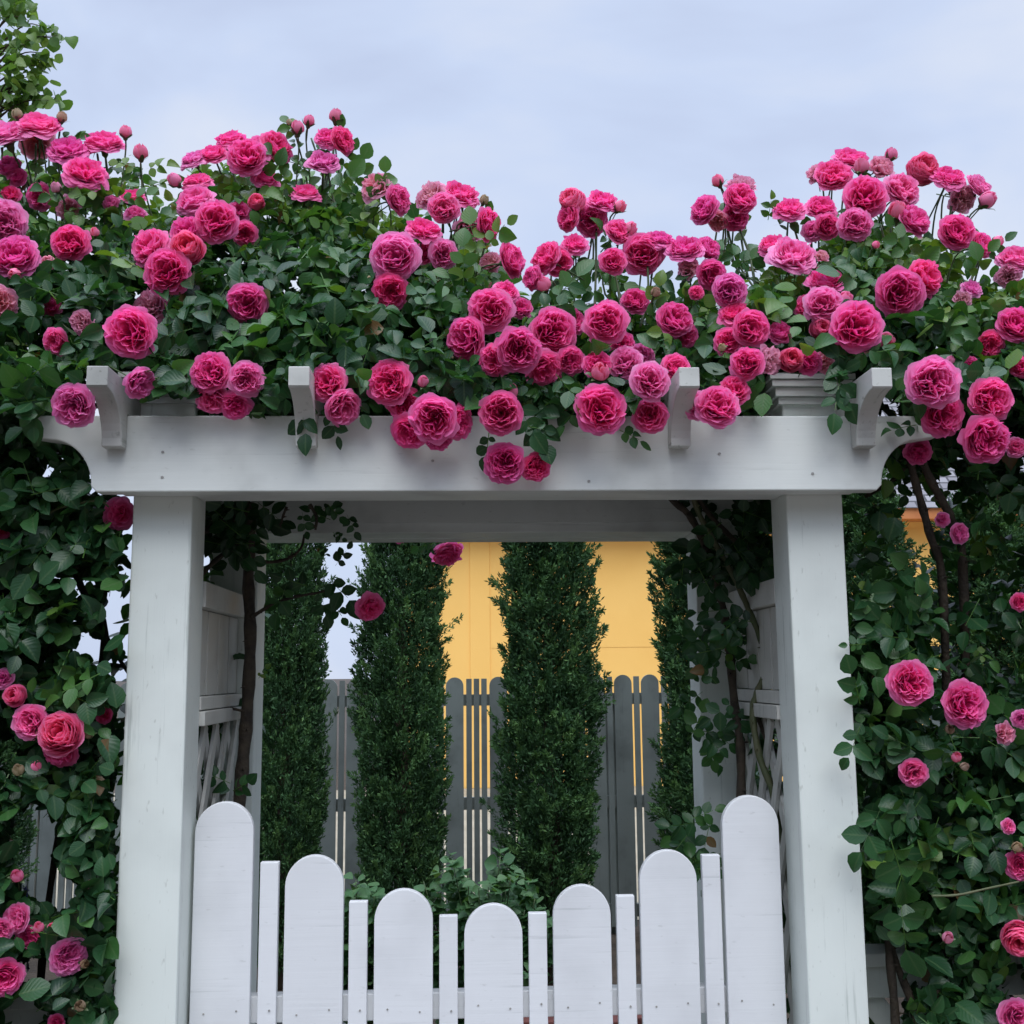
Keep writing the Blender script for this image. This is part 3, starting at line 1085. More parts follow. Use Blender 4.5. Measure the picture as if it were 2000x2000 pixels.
def calyx_mesh(seed, base=-0.34, stem=2.4, cup=0.16):
    g_ = np.random.default_rng(seed)
    m = MB()
    bx, by = g_.normal(0, 0.25, 2)
    m.tube([(0, 0, base + 0.06), (0, 0, base - 0.06), (0, 0, base - 0.2), (bx * 0.2, by * 0.2, base - 0.36), (bx * 0.5, by * 0.5, base - 0.9), (bx * 1.3, by * 1.3, base - stem)],
           [cup * 1.1, cup * 1.1, cup, 0.05, 0.042, 0.045], 8)
    for k in range(5):
        a = 2 * math.pi * k / 5 + g_.normal(0, 0.2)
        c, s = math.cos(a), math.sin(a)
        b = len(m.v)
        for (r_, z_, w_) in ((cup, base - 0.02, 0.10), (0.42, base + 0.08 + 0.1 * g_.normal(), 0.10), (0.68, base + 0.02 + 0.25 * g_.normal(), 0.01)):
            for sg in (-1, 1):
                m.v.append((c * r_ - s * w_ * sg, s * r_ + c * w_ * sg, z_))
        m.f += [[b, b + 1, b + 3, b + 2], [b + 2, b + 3, b + 5, b + 4]]
    me = bpy.data.meshes.new('calyx')
    me.from_pydata(m.v, [], m.f)
    me.update()
    me.polygons.foreach_set('use_smooth', [True] * len(me.polygons))
    me.materials.append(M_STEM)
    return me


OPEN = [bloom_mesh(1), bloom_mesh(2, H=0.56, N=94), bloom_mesh(3, H=0.66, ruffle=1.15), bloom_mesh(4, N=80, H=0.60, reflex=0.8), bloom_mesh(5, H=0.54, N=98, ruffle=1.2), bloom_mesh(6, N=84, reflex=0.3)]
FLAT = [bloom_mesh(11, H=0.46, reflex=1.1, N=86), bloom_mesh(12, H=0.42, reflex=1.25, N=90, ruffle=1.1), bloom_mesh(13, H=0.5, reflex=0.95)]
CUP = [bloom_mesh(21, N=70, H=0.95, reflex=0.1, ruffle=0.6, tight=0.35, open_=0.8), bloom_mesh(22, N=64, H=1.05, reflex=0.05, ruffle=0.5, tight=0.45, open_=0.75)]
BLOWN = [bloom_mesh(61, N=46, H=0.5, ruffle=2.0, reflex=1.0), bloom_mesh(62, N=38, H=0.6, ruffle=2.3, reflex=0.7)]
BUDS = [bud_mesh(31), bud_mesh(32), bud_mesh(33)]
CAL = [calyx_mesh(41), calyx_mesh(42), calyx_mesh(43)]
BCAL = [bud_calyx(51), bud_calyx(52), bud_calyx(53)]

# x, y, diameter (px of the 2000 px photo), facing right, facing up, kind [, extra depth]
BL = [
 (10,262,92,-.2,.85,'p'),(76,242,84,.1,.8,'b'),(70,276,70,.1,-.1,'f',.09),(132,289,82,.1,.75,'b'),(167,334,86,.35,.6,'b'),(203,278,78,.1,.85,'b',.05),
 (259,381,46,.1,.8,'b',.08),(5,432,88,.35,.1,'p'),(28,500,88,.1,.35,'b'),(138,474,70,.1,.15,'d'),(-2,590,70,.4,0,'b'),
 (377,309,58,-.3,.75,'p'),(417,300,56,-.1,.7,'b'),(451,271,62,-.1,.8,'b'),(482,305,78,0,.3,'b',-.04),(516,285,62,.2,.6,'p'),(540,287,66,.65,.3,'d',.02),(518,345,56,.3,.6,'b',.05),
 (384,352,62,-.1,.85,'b'),(380,390,76,-.2,.6,'p'),(422,432,82,.15,.1,'d',-.04),(366,454,70,-.05,.35,'b'),(293,483,80,-.3,.35,'b'),(368,493,64,.05,.3,'c',-.03),(326,531,88,0,-.05,'d',-.05),
 (640,267,52,.1,.55,'b'),(670,274,54,.75,.15,'d'),(632,314,64,.15,.7,'p'),(598,374,62,.2,.85,'b',.05),
 (482,593,78,.05,-.1,'d'),(295,598,70,.1,.2,'f',.06),(254,649,98,-.05,-.05,'b',-.05),(109,667,52,-.2,-.3,'b'),(159,627,48,.1,.1,'f'),
 (143,792,80,0,-.15,'p',-.04),(274,749,62,.75,-.4,'p'),(411,727,78,-.1,.15,'b'),(482,740,66,.35,-.05,'p'),(413,776,62,-.15,-.35,'b',.02),(460,794,60,.25,-.5,'b',.02),
 (640,747,76,-.2,.15,'b'),(670,796,70,.55,-.4,'p'),(76,384,52,-.1,-.2,'d',.1),(33,345,38,.1,.2,'b',.1),(217,396,32,0,.4,'p',.1),(264,415,42,.2,.6,'p',.1),(134,408,48,.1,-.3,'f',.1),
 (467,413,42,.2,.2,'b',.06),(500,399,32,.3,.4,'c',.06),(478,456,48,.2,-.3,'d',.07),(100,600,38,.2,.2,'b',.1),(18,325,46,0,.5,'b',.1),
 (733,362,66,-.3,.45,'f'),(779,389,58,.75,.1,'b'),(842,380,66,-.4,.4,'f'),(867,406,62,.1,.2,'p',-.04),(900,378,78,.25,.75,'b'),(954,438,64,.85,-.1,'d'),(916,446,60,.3,-.45,'f',.06),
 (828,447,68,.2,.7,'b',-.03),(866,496,58,.25,-.1,'p',.02),(828,494,42,0,.1,'d',.05),(771,501,96,0,.05,'p',-.05),(762,570,68,0,-.35,'d'),
 (998,508,70,.85,.2,'b',.02),(958,510,46,-.2,.4,'f',.06),(958,604,86,-.1,.05,'b',-.05),(989,568,56,.25,.55,'b',.02),(911,662,84,-.55,-.1,'b'),(1012,684,86,.1,-.15,'d',-.06),
 (1081,648,92,.25,.05,'d',-.01),(967,704,64,-.35,-.3,'d'),(1064,722,74,.3,-.5,'d',.02),(1018,602,44,.1,.3,'b',.06),(1121,628,50,.4,.2,'b',.06),
 (760,746,86,-.2,.1,'b',-.02),(788,787,66,.1,-.2,'d',.03),(797,845,70,-.2,-.5,'d',.01),(847,818,90,0,-.2,'b',-.05),(896,825,66,.7,-.2,'d'),(857,858,56,.2,-.7,'d',.01),
 (978,807,82,-.05,-.1,'d',-.02),(985,905,76,-.1,-.15,'d',-.03),(1047,912,56,.3,-.2,'d',-.02),(20,380,40,.2,.3,'d',.12),
 # over the right half
 (1184,630,84,0,.05,'b',-.04),(1173,798,96,0,.1,'b',-.05),(1270,744,76,.05,.15,'p',-.04),(1270,813,66,-.05,-.2,'b'),(1222,708,66,-.1,.3,'p'),(1115,704,56,.35,-.1,'b',.03),(1166,712,56,-.2,.3,'b',.02),
 (1320,718,58,.2,.3,'b',.02),(1255,692,48,.2,.4,'p',.06),(1215,672,50,.1,.1,'d',.06),(1241,588,54,0,.4,'d',.08),(1317,624,72,.2,.35,'b',.03),(1340,655,50,.3,-.1,'b',.08),
 (1125,400,52,-.6,.4,'c'),(1110,425,54,-.75,.1,'b'),(1177,391,64,.15,.75,'b'),(1155,431,62,0,-.25,'d',.05),(1208,452,54,.35,.4,'b',.02),(1197,510,54,0,.15,'b',-.02),
 (1121,476,54,-.1,.6,'b',.04),(1067,503,68,-.7,.35,'d'),(1090,512,54,.15,-.3,'d',.03),(1041,543,48,-.8,.1,'b'),(1255,496,82,-.1,.0,'d',.04),(1290,466,62,.15,.8,'b'),(1338,484,74,-.1,.75,'b'),
 (1383,486,52,.5,.4,'b',.03),(1345,524,44,-.2,.1,'f',.03),(1390,536,58,.15,-.2,'d',.02),(1360,572,30,.1,.2,'b'),
 (1449,361,62,.1,.8,'p'),(1445,388,66,.15,.35,'b',-.03),(1376,410,62,-.7,.3,'b'),(1436,424,54,.1,-.3,'d',.05),(1402,432,44,-.2,-.6,'f',.05),
 (1541,407,64,-.1,.7,'b'),(1604,404,62,.05,.6,'b',.02),(1425,567,66,-.05,.05,'p',-.02),(1434,612,62,-.1,.55,'d'),(1467,641,72,.1,.1,'b',-.03),(1423,667,56,-.2,.1,'d',.02),(1523,650,50,.1,.5,'b',.03),
 (1459,710,64,-.35,.1,'b',-.02),(1501,703,62,.55,0,'f'),(1543,706,48,0,.2,'c',.02),(1579,706,52,0,.2,'d',.04),(1608,707,46,.1,.3,'f',.04),(1434,763,60,.2,.3,'b',.02),(1401,793,82,0,.3,'b',-.05),(1360,792,54,-.3,.2,'p'),
 (1662,308,70,0,.75,'b',.03),(1628,342,74,-.1,.5,'b'),(1722,326,56,.2,.5,'b',.03),(1594,340,42,-.5,.3,'f',.04),(1690,384,86,-.15,.15,'b',-.05),(1762,371,76,.2,.35,'p'),(1670,438,66,-.1,.1,'p',-.02),
 (1785,431,68,.4,.45,'b',.0),(1795,341,62,.1,.4,'c',.03),(1854,344,72,.1,.75,'b'),(1912,364,58,.5,.5,'p'),(1880,390,60,.2,-.35,'f',.06),(1869,453,72,.05,.1,'d',-.04),(1916,478,54,.5,.2,'b'),
 (1550,496,92,.05,.62,'p',-.02),(1510,478,60,-.25,.7,'b',.03),(1606,500,30,.2,.5,'p'),(1588,450,44,-.2,.2,'p',.05),(1615,442,50,0,-.1,'d',.05),
 (1613,547,76,0,.75,'b'),(1608,594,74,-.15,.15,'p',-.02),(1758,572,96,-.1,-.05,'d',-.05),(1807,542,78,.45,.2,'d'),(1673,638,102,-.05,.1,'b',-.06),(1575,600,50,-.5,.1,'d',.05),
 (1600,645,42,.1,.2,'c',.04),(1823,746,100,-.1,.1,'p',-.05),(1840,810,84,0,-.1,'b'),(1936,779,84,.1,.05,'b',-.03),(1925,859,92,.05,-.2,'b',-.04),(1985,504,72,-.1,.7,'p'),(1970,538,50,-.4,-.1,'f',.03),
 (1985,634,74,-.1,.3,'d'),(1898,562,42,.1,.6,'p',.06),(1880,585,36,-.1,.2,'b',.06),(1934,674,56,0,-.3,'d',.05),(1994,717,44,-.2,.2,'b'),(1896,710,32,0,.3,'b',.05),(1985,873,40,-.1,.2,'p',.03),(1793,883,52,0,-.4,'d',.10),
]
BUSH_L = [
 (232,1004,60,.0,-.05,'b',.08),(5,1325,38,.2,.3,'p'),(33,1359,40,0,.2,'c'),(60,1410,64,.05,.15,'p'),(123,1437,78,0,.45,'c',-.03),(118,1468,64,-.1,-.4,'b',.02),(3,1035,34,.3,0,'d',.08),
 (203,1397,30,.1,.1,'d',.1),(32,1794,52,-.3,.4,'p'),(2,1816,40,.2,0,'p'),(56,1830,42,.1,-.1,'b',.05),(134,1869,62,.55,.05,'p'),(8,1909,64,.25,.05,'b',-.02),(110,1998,30,0,.2,'d',.06)]
BUSH_R = [
 (1841,1015,28,-.1,.1,'p',.05),(1874,1042,40,.3,.1,'p',.05),(1778,1334,82,-.05,.15,'b',-.04),(1885,1375,86,.1,.2,'b',-.04),(1784,1509,52,-.1,.0,'p'),(1992,1176,34,-.1,.0,'d'),(1994,1404,34,-.3,.2,'p'),
 (1963,1433,42,.2,.1,'f'),(1993,1690,56,-.3,.1,'b'),(1990,1828,60,-.4,-.1,'c'),(1985,1987,64,-.2,.3,'p'),(1970,1614,28,.2,.3,'p')]
ARCH = [(876,1084,60,.35,-.75,'d',1.0),(724,1189,56,.35,-.45,'d',.40),(778,1042,46,0,-.6,'d',1.0)]
BUDL = [(275,300,36,.1,.9,'c'),(245,260,30,.1,.95,'c'),(34,225,26,0,.95,'g'),(121,231,26,.3,.9,'g'),(96,515,34,0,.4,'f'),(342,354,34,-.5,.6,'c'),(581,252,34,.0,.95,'c'),(603,238,28,.2,.95,'c'),(656,229,34,.1,.95,'c'),
        (566,240,16,-.4,.8,'g'),(826,747,28,.1,.7,'c'),(996,767,38,.15,.8,'c'),(945,392,24,.3,.8,'g'),(110,368,26,-.2,.7,'f'),(185,455,22,.1,.8,'c'),(170,330,22,-.4,.5,'c'),(725,545,22,0,-.5,'g'),(30,535,28,-.2,-.3,'c')]
BUDR = [(1172,728,44,.0,.6,'c'),(1210,405,30,.5,.7,'c'),(1230,449,34,.5,.6,'c'),(1063,557,38,-.3,.75,'c'),(1403,355,30,-.4,.85,'c'),(1682,328,40,-.1,.9,'c'),(1740,304,32,.1,.95,'c'),(1753,415,46,-.1,.85,'c'),
        (1927,393,42,.5,.6,'c'),(1947,473,28,.6,.6,'c'),(1648,588,40,.3,.75,'c'),(1726,670,46,.35,.4,'c'),(1280,572,24,.2,.7,'g'),(1855,705,22,.2,.8,'c'),(1710,480,20,.3,.8,'c'),(1410,680,20,-.3,.6,'g')]
BUD_BL = [(36,1505,26,0,.8,'g'),(72,1497,26,.2,.8,'c'),(78,1434,24,0,.8,'g'),(173,1434,24,.2,.8,'g'),(34,1712,28,.1,.8,'c'),(75,1812,24,.1,.8,'c'),(102,1813,24,.3,.7,'c'),(157,1965,24,.1,.6,'g'),(176,1728,22,.7,.4,'c'),(165,1883,20,.5,.4,'g')]
BUD_BR = [(1868,1480,24,.0,.8,'c'),(1883,1498,20,.3,.6,'g'),(1850,1832,26,.1,.7,'f'),(1855,1425,22,-.2,.5,'g'),(1985,1655,24,.2,.7,'g')]
TINT = {'b': ((1.0, .022, .375), .60), 'd': ((.96, .013, .325), .52), 'p': ((.97, .12, .48), .85), 'f': ((.74, .36, .36), .8), 'c': ((.97, .06, .22), .7), 'g': ((.50, .42, .22), .25),
        'bud': ((.88, .16, .27), 1.0)}


def front(px, py):
    """World depth of the front of the rose mass along a photo ray."""
    return np.interp(py, [200, 320, 500, 640, 720, 860, 1000, 2000], [2.78, 2.72, 2.52, 2.40, 2.335, 2.335, 2.45, 2.45])


def smooth(pts, k=5):
    pts = [np.array(p, float) for p in pts]
    out = []
    for i in range(len(pts) - 1):
        a, b_, c, d = pts[max(i - 1, 0)], pts[i], pts[i + 1], pts[min(i + 2, len(pts) - 1)]
        for j in range(k):
            t = j / k
            out.append(0.5 * ((2 * b_) + (c - a) * t + (2 * a - 5 * b_ + 4 * c - d) * t * t + (3 * b_ - a - 3 * c + d) * t ** 3))
    out.append(pts[-1])
    return out



TOPX = [-300, 0, 60, 110, 160, 205, 240, 290, 330, 360, 400, 480, 560, 610, 660, 700, 740, 800, 860, 920, 960, 1000, 1030, 1080, 1130, 1200, 1280, 1340, 1390, 1430, 1470, 1510, 1560, 1620, 1700, 1780, 1840, 1890, 1950, 2000, 2300]
TOPY = [300, 318, 335, 350, 345, 352, 345, 410, 425, 370, 330, 335, 345, 365, 355, 368, 405, 425, 450, 470, 505, 555, 590, 560, 555, 560, 560, 575, 560, 545, 540, 525, 510, 475, 455, 470, 500, 520, 560, 565, 560]

STEMLEAF = []
BLOOM_PX = []   # px, py, radius, depth: leaves keep off the open flowers
rb = random.Random(5)


def bloom(plant, x, y, dia, rx, uy, kind, dz=0.0, bud=False):
    d = float(front(x, y)) + dz + rb.uniform(-.015, .015)
    if not bud and kind in 'bp' and y < 620 and dia < 75 and rb.random() < .09:
        kind = 'f'
    p = W(x, y, d)
    tz = math.sqrt(max(0.02, 1 - rx * rx - uy * uy))
    ax = CR * rx + CU * uy - fw * tz
    ax = Vector(ax / np.linalg.norm(ax))
    q = ax.to_track_quat('Z', 'Y')
    q = q @ Matrix.Rotation(rb.uniform(0, 6.28), 4, 'Z').to_quaternion()
    r = dia / 2 * d / FPX * 1.06
    if bud:
        me, cal = rb.choice(BUDS), rb.choice(BCAL)
        r *= 0.80
        nm = 'rose_bud'
    else:
        nm = 'rose_bloom'
        cal = rb.choice(CAL)
        me = rb.choice(CUP) if kind == 'c' else rb.choice(BLOWN) if kind == 'f' else (rb.choice(FLAT) if (uy > .5 or uy < -.4) else rb.choice(OPEN))
    o = link_mesh(nm, me, plant)
    c, pale = TINT['bud' if bud and kind == 'c' else kind]
    j = [rb.uniform(.88, 1.12) for _ in range(3)]
    o.color = (min(1, c[0] * j[0]), c[1] * j[1], c[2] * j[2], pale * rb.uniform(.85, 1.15))
    o.rotation_mode = 'QUATERNION'
    o.rotation_quaternion = q
    o.scale = (r, r, r)
    # the listed point is the middle of the visible flower
    o.location = Vector(p) - ax * (0.08 * r) - Vector(plant.location)
    if kind == 'f':
        o['label'] = 'faded browning pink rose bud' if bud else 'faded dusty pink rose with pale petal rims'
    elif kind == 'g':
        o['label'] = 'small closed greenish cream rose bud'
    link_mesh('calyx', cal, o)
    if y < np.interp(x, TOPX, TOPY) + 55:
        a0 = o.location + Vector(plant.location) - ax * (r * (3.0 if bud else 2.2))
        a1 = a0 + Vector((rb.uniform(-.02, .02), .01 + rb.uniform(0, .03), -.07)) - ax * .03
        hub = W(math.floor(x / 130) * 130 + 65 + rb.uniform(-12, 12), y + 165, d + .05)
        a1 = a1 * 0.72 + Vector(hub) * 0.28
        a2 = Vector(hub)
        for q_ in range(3 if bud else 1):
            f_q = rb.uniform(0, .8)
            STEMLEAF.append((tuple(a0.lerp(a1, f_q) if q_ else a1), plant.name, rb.uniform(-1, 1)))
        MB().tube(smooth([o.location + Vector(plant.location) - ax * (r * 0.5), a0, a1, a2], 4), list(np.linspace(.0018, .003, 13)), 6).build('flower_stem', M_STEM, plant, smooth=True)
    if not bud:
        BLOOM_PX.append((x, y, dia / 2, d, tz))
    return o


PL = {}
PL['L'] = root('climbing_rose', (-0.72, 3.0, 0), 'climbing rose heaped over the left half of the arbor, dark trunk inside the left post', 'climbing rose', 'pink climbing roses on the arbor')
PL['R'] = root('climbing_rose', (0.95, 3.0, 0), 'climbing rose heaped over the right half of the arbor and around the right post cap', 'climbing rose', 'pink climbing roses on the arbor')
PL['BL'] = root('rose_bush', (-1.05, 2.6, 0), 'leafy rose bush with small pink blooms and buds left of the left post', 'rose bush', 'rose bushes beside the arbor posts')
PL['BR'] = root('rose_bush', (1.25, 2.6, 0), 'leafy rose bush with two bright pink blooms right of the right post', 'rose bush', 'rose bushes beside the arbor posts')
for b_ in BL:
    bloom(PL['L'] if b_[0] < 1050 and not (b_[0] > 1030 and b_[1] < 560) else PL['R'], *b_)
for b_ in ARCH:
    bloom(PL['L'], *b_)
for b_ in BUSH_L: bloom(PL['BL'], *b_)
for b_ in BUSH_R: bloom(PL['BR'], *b_)
for b_ in BUDL: bloom(PL['L'], *b_, bud=True)
for b_ in BUDR: bloom(PL['R'], *b_, bud=True)
for b_ in BUD_BL: bloom(PL['BL'], *b_, bud=True)
for b_ in BUD_BR: bloom(PL['BR'], *b_, bud=True)
BP = np.array([b[:4] for b in BLOOM_PX])

# ------------------------------------------------------------------ rose leaves
CLEAR = [  # x0, x1, y0, y1 of the photo where no leaf may stand in front of the woodwork
 (178, 1722, 818, 966), (80, 190, 818, 850), (1722, 1790, 815, 850), (168, 252, 722, 880), (570, 618, 735, 880), (1302, 1368, 730, 880), (1650, 1748, 726, 880),
 (1498, 1632, 734, 815), (262, 385, 782, 815), (246, 400, 966, 2050), (1514, 1662, 966, 2050), (228, 262, 1300, 2050), (1662, 1682, 1500, 2050), (400, 1514, 966, 2050)]
GAPS = [  # x, y, rx, ry: holes through which sky, fence or wall shows
 (165, 1148, 30, 14), (214, 1215, 18, 40), (170, 1262, 30, 24), (228, 1165, 14, 22), (92, 912, 10, 22), (110, 1128, 14, 9), (150, 1215, 12, 10), (205, 1290, 16, 10), (66, 1660, 48, 92), (110, 1740, 40, 40), (20, 1480, 20, 46),
 (70, 1900, 60, 26), (40, 1975, 46, 34), (1738, 1868, 40, 30), (1735, 1950, 34, 52), (1990, 1950, 24, 50), (1805, 1005, 30, 40), (1800, 1060, 22, 24), (1992, 1030, 12, 46), (1700, 1920, 14, 50),
 (165, 430, 34, 14), (175, 500, 22, 10), (65, 315, 18, 14), (110, 420, 16, 10), (1130, 548, 40, 14), (1230, 545, 50, 18), (1180, 590, 36, 14), (1095, 590, 24, 16), (1270, 620, 22, 16), (1420, 500, 24, 26)]


def leaf_set(n, xr, yr, keep, depth, tone, length=(0.046, 0.088), face=0.55, droop=0.4, gaps=True, clear=True):
    px = rng.uniform(*xr, n)
    py = rng.uniform(*yr, n)
    cl = 0.62 + 0.30 * np.sin(px * 0.043 + 1.7 * np.sin(py * 0.021)) + 0.30 * np.sin(py * 0.051 + 1.3 * np.sin(px * 0.017) + 2.0)
    k = rng.random(n) < keep(px, py) * np.clip(cl, 0.06, 1)
    px, py = px[k], py[k]
    d0, d1 = depth(px, py)
    t = rng.random(len(px)) ** 1.05
    d = d0 + (d1 - d0) * t
    base = Wn(px, py, d)
    m = len(px)
    nr = norm(np.stack([0 * px, -face + 0 * px, 0.62 + 0 * px], 1) + rng.normal(0, 0.70, (m, 3)))
    dr = rng.normal(0, 1, (m, 3)) + np.array([0, -0.25, -droop])
    dr = norm(dr - nr * np.sum(dr * nr, 1, keepdims=True))
    L = rng.uniform(*length, m)
    P, D, N, S, T, G = compound(base - dr * (L * 0.55)[:, None], dr, nr, L, tone(px, py, t))
    c = P + norm(D) * (S * 0.5)[:, None]
    tip = P + norm(D) * S[:, None]
    ok = np.ones(len(P), bool)
    for q, w in ((P, 1), (c, 1), (tip, 1)):
        qx, qy, qz = proj(q)
        if clear:
            for (a, b_, e, f) in CLEAR:
                ok &= ~((qx > a) & (qx < b_) & (qy > e) & (qy < f))
        if gaps:
            for (gx, gy, ra, rbb) in GAPS:
                ins = ((qx - gx) / ra) ** 2 + ((qy - gy) / rbb) ** 2 < 1
                ok &= ~(ins & (rng.random(len(P)) < 0.9))
        for (bx, by, br, bd) in BP:
            ok &= ~((np.hypot(qx - bx, qy - by) < br * 0.92) & (q[:, 1] < bd + 0.07))
    full = np.bincount(G[ok], minlength=m) >= 4
    return P[ok], D[ok], N[ok], S[ok], T[ok], ((base - dr * (L * 0.55)[:, None])[full], (base + dr * (L * 0.35)[:, None])[full], 0.0011)


def joinsets(sets):
    out = [np.concatenate([s[i] for s in sets]) for i in range(5)]
    e_ = (np.concatenate([s[5][0] for s in sets]), np.concatenate([s[5][1] for s in sets]), 0.0011)
    return out, e_


top = lambda px: np.interp(px, TOPX, TOPY)


def keep_top(px, py):
    k = (py > top(px) + 12 * rng.normal(0, 1, len(px))) & (py < 812)
    dens = np.clip(0.35 + (py - top(px)) / 90, 0.35, 1)
    dens = np.where((px > 1010) & (px < 1400) & (py < 650), dens * 0.42, dens)
    return k * dens


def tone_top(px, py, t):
    edge = np.clip(1 - (py - top(px)) / 170, 0, 1)  # lighter green towards the skyline: young tops plus backlight put into the tone
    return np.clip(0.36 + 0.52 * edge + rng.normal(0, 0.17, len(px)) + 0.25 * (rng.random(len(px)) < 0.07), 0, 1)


dep_top = lambda px, py: (front(px, py) + 0.015, front(px, py) + 0.62 + 0 * py)
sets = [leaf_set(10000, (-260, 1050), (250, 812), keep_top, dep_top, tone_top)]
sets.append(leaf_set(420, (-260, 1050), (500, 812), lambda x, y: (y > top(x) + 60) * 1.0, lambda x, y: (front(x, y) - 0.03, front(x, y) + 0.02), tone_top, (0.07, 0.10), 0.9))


def box_set(n, xa, xb, ya, yb, za, zb):
    b0 = np.stack([rng.uniform(xa, xb, n), rng.uniform(ya, yb, n), rng.uniform(za, zb, n)], 1)
    nr = norm(np.array([0, 0, 1.0]) + rng.normal(0, 0.4, (n, 3)))
    dr = norm(np.cross(nr, rng.normal(0, 1, (n, 3))))
    L = rng.uniform(0.08, 0.11, n)
    P, D, N, S, T, G = compound(b0, dr, nr, L, np.clip(rng.normal(0.35, 0.15, n), 0, 1))
    qx, qy, _ = proj(P)
    ok = (qy < 812) | ((qx > 200) & (qx < 1700))
    return P[ok], D[ok], N[ok], S[ok], T[ok], (b0[:0], b0[:0], 0.0011)


sets.append(box_set(2600, -0.78, 0.06, 2.62, 3.30, 2.17, 2.42))  # unseen leaf fill over the rafters, added to block light from above


def manual(lst):
    """Hand-placed leaf sprays: px, py, depth, direction right/up, stalk length, tone."""
    b0, dd, nn, LL, tt = [], [], [], [], []
    for (px, py, d, dx, dy, L, t) in lst:
        b0.append(W(px, py, d))
        v = CR * dx + CU * dy - fw * rb.uniform(-.1, .35)
        dd.append(v)
        nn.append(-fw + CU * rb.uniform(.1, .7) + CR * rb.uniform(-.4, .4))
        LL.append(L)
        tt.append(t)
    b0, dd, nn, LL, tt = map(np.array, (b0, dd, nn, LL, tt))
    dd = norm(dd)
    nn = norm(nn - dd * np.sum(nn * dd, 1, keepdims=True))
    P, D, N, S, T, G = compound(b0, dd, nn, LL, tt)
    return P, D, N, S, T, (b0, b0 + dd * LL[:, None] * 0.95, 0.0013)


sets.append(manual([
 (1010, 785, 2.33, .35, -.7, .075, .35), (1040, 800, 2.34, .3, -.9, .08, .3), (955, 845, 2.36, -.1, -.9, .05, .2), (1085, 730, 2.32, .4, -.5, .08, .4), (1020, 830, 2.33, .9, -.2, .05, .3),
 (590, 780, 2.35, .1, -.9, .075, .2), (560, 735, 2.34, -.5, -.6, .08, .35), (640, 800, 2.36, .3, -.8, .06, .2), (690, 760, 2.36, .3, -.7, .06, .2), (880, 690, 2.33, -.3, -.6, .09, .45), (870, 650, 2.34, -.7, -.5, .09, .45),
 (690, 370, 2.7, .3, .9, .08, .7), (640, 390, 2.7, .6, .6, .08, .75), (740, 400, 2.66, .2, .9, .08, .7), (560, 360, 2.72, -.4, .8, .08, .7), (285, 330, 2.72, .9, .1, .055, .9), (270, 330, 2.72, -.5, .2, .055, .9),
 (600, 335, 2.74, -.6, .5, .03, .6), (630, 340, 2.74, .6, .4, .03, .6), (950, 480, 2.55, .6, .6, .07, .85), (935, 500, 2.55, -.2, .8, .08, .85), (905, 560, 2.48, 0, .8, .09, .8),
 (1080, 590, 2.46, .6, .7, .085, .5), (1050, 600, 2.44, .9, .1, .08, .45), (240, 395, 2.68, .8, .3, .06, .7)]))
# leaves that hang into the arch beside the left trunk
arch_l = [(655, 1105, 2.95, .3, .4, .055, .25), (640, 1130, 2.95, .6, -.5, .085, .2), (625, 1150, 2.95, .2, -.8, .07, .25), (650, 1175, 2.95, .5, -.7, .05, .4), (560, 1140, 2.95, -.2, -.7, .08, .45), (600, 1145, 2.98, -.5, .2, .07, .2),
          (590, 1000, 2.75, .2, -.8, .05, .3), (640, 985, 2.75, .5, -.5, .045, .35), (620, 1068, 2.95, .6, -.4, .03, .2), (650, 1040, 2.95, .5, -.3, .03, .2), (848, 1062, 3.44, -.5, -.1, .05, .3), (838, 1050, 3.44, .2, -.6, .04, .3),
          (450, 1530, 2.85, -.5, .3, .07, .35), (455, 1545, 2.85, .3, .2, .06, .4), (440, 1560, 2.85, -.2, -.5, .06, .3), (505, 1325, 3.0, .2, .3, .03, .9)]
arch_l += [(rb.uniform(410, 505), rb.uniform(970, 1075), rb.uniform(2.72, 3.05), rb.uniform(-1, 1), rb.uniform(-1, .4), rb.uniform(.06, .09), rb.uniform(0, .3)) for _ in range(34)]
arch_l += [(rb.uniform(520, 700), rb.uniform(985, 1025), rb.uniform(2.72, 3.05), rb.uniform(-1, 1), rb.uniform(-.6, .6), rb.uniform(.04, .06), rb.uniform(.1, .4)) for _ in range(3)]
sets.append(manual(arch_l))


def stem_leaves(nm):
    q = [(p, k) for p, n_, k in STEMLEAF if n_ == nm]
    lst = []
    for p, k in q:
        px, py, _ = proj(np.array(p))
        lst.append((float(px), float(py), p[1] - .005, k, rb.uniform(-.4, .6), rb.uniform(.045, .07), rb.uniform(.45, .8)))
    return manual(lst)


sets.append(stem_leaves(PL['L'].name))
(P_, D_, N_, S_, T_), ex = joinsets(sets)
o = link_mesh('foliage', leaves_mesh('foliage', P_ - np.array(PL['L'].location), D_, N_, S_, T_, 1.02, (ex[0] - np.array(PL['L'].location), ex[1] - np.array(PL['L'].location), ex[2])), PL['L'], M_LEAF)

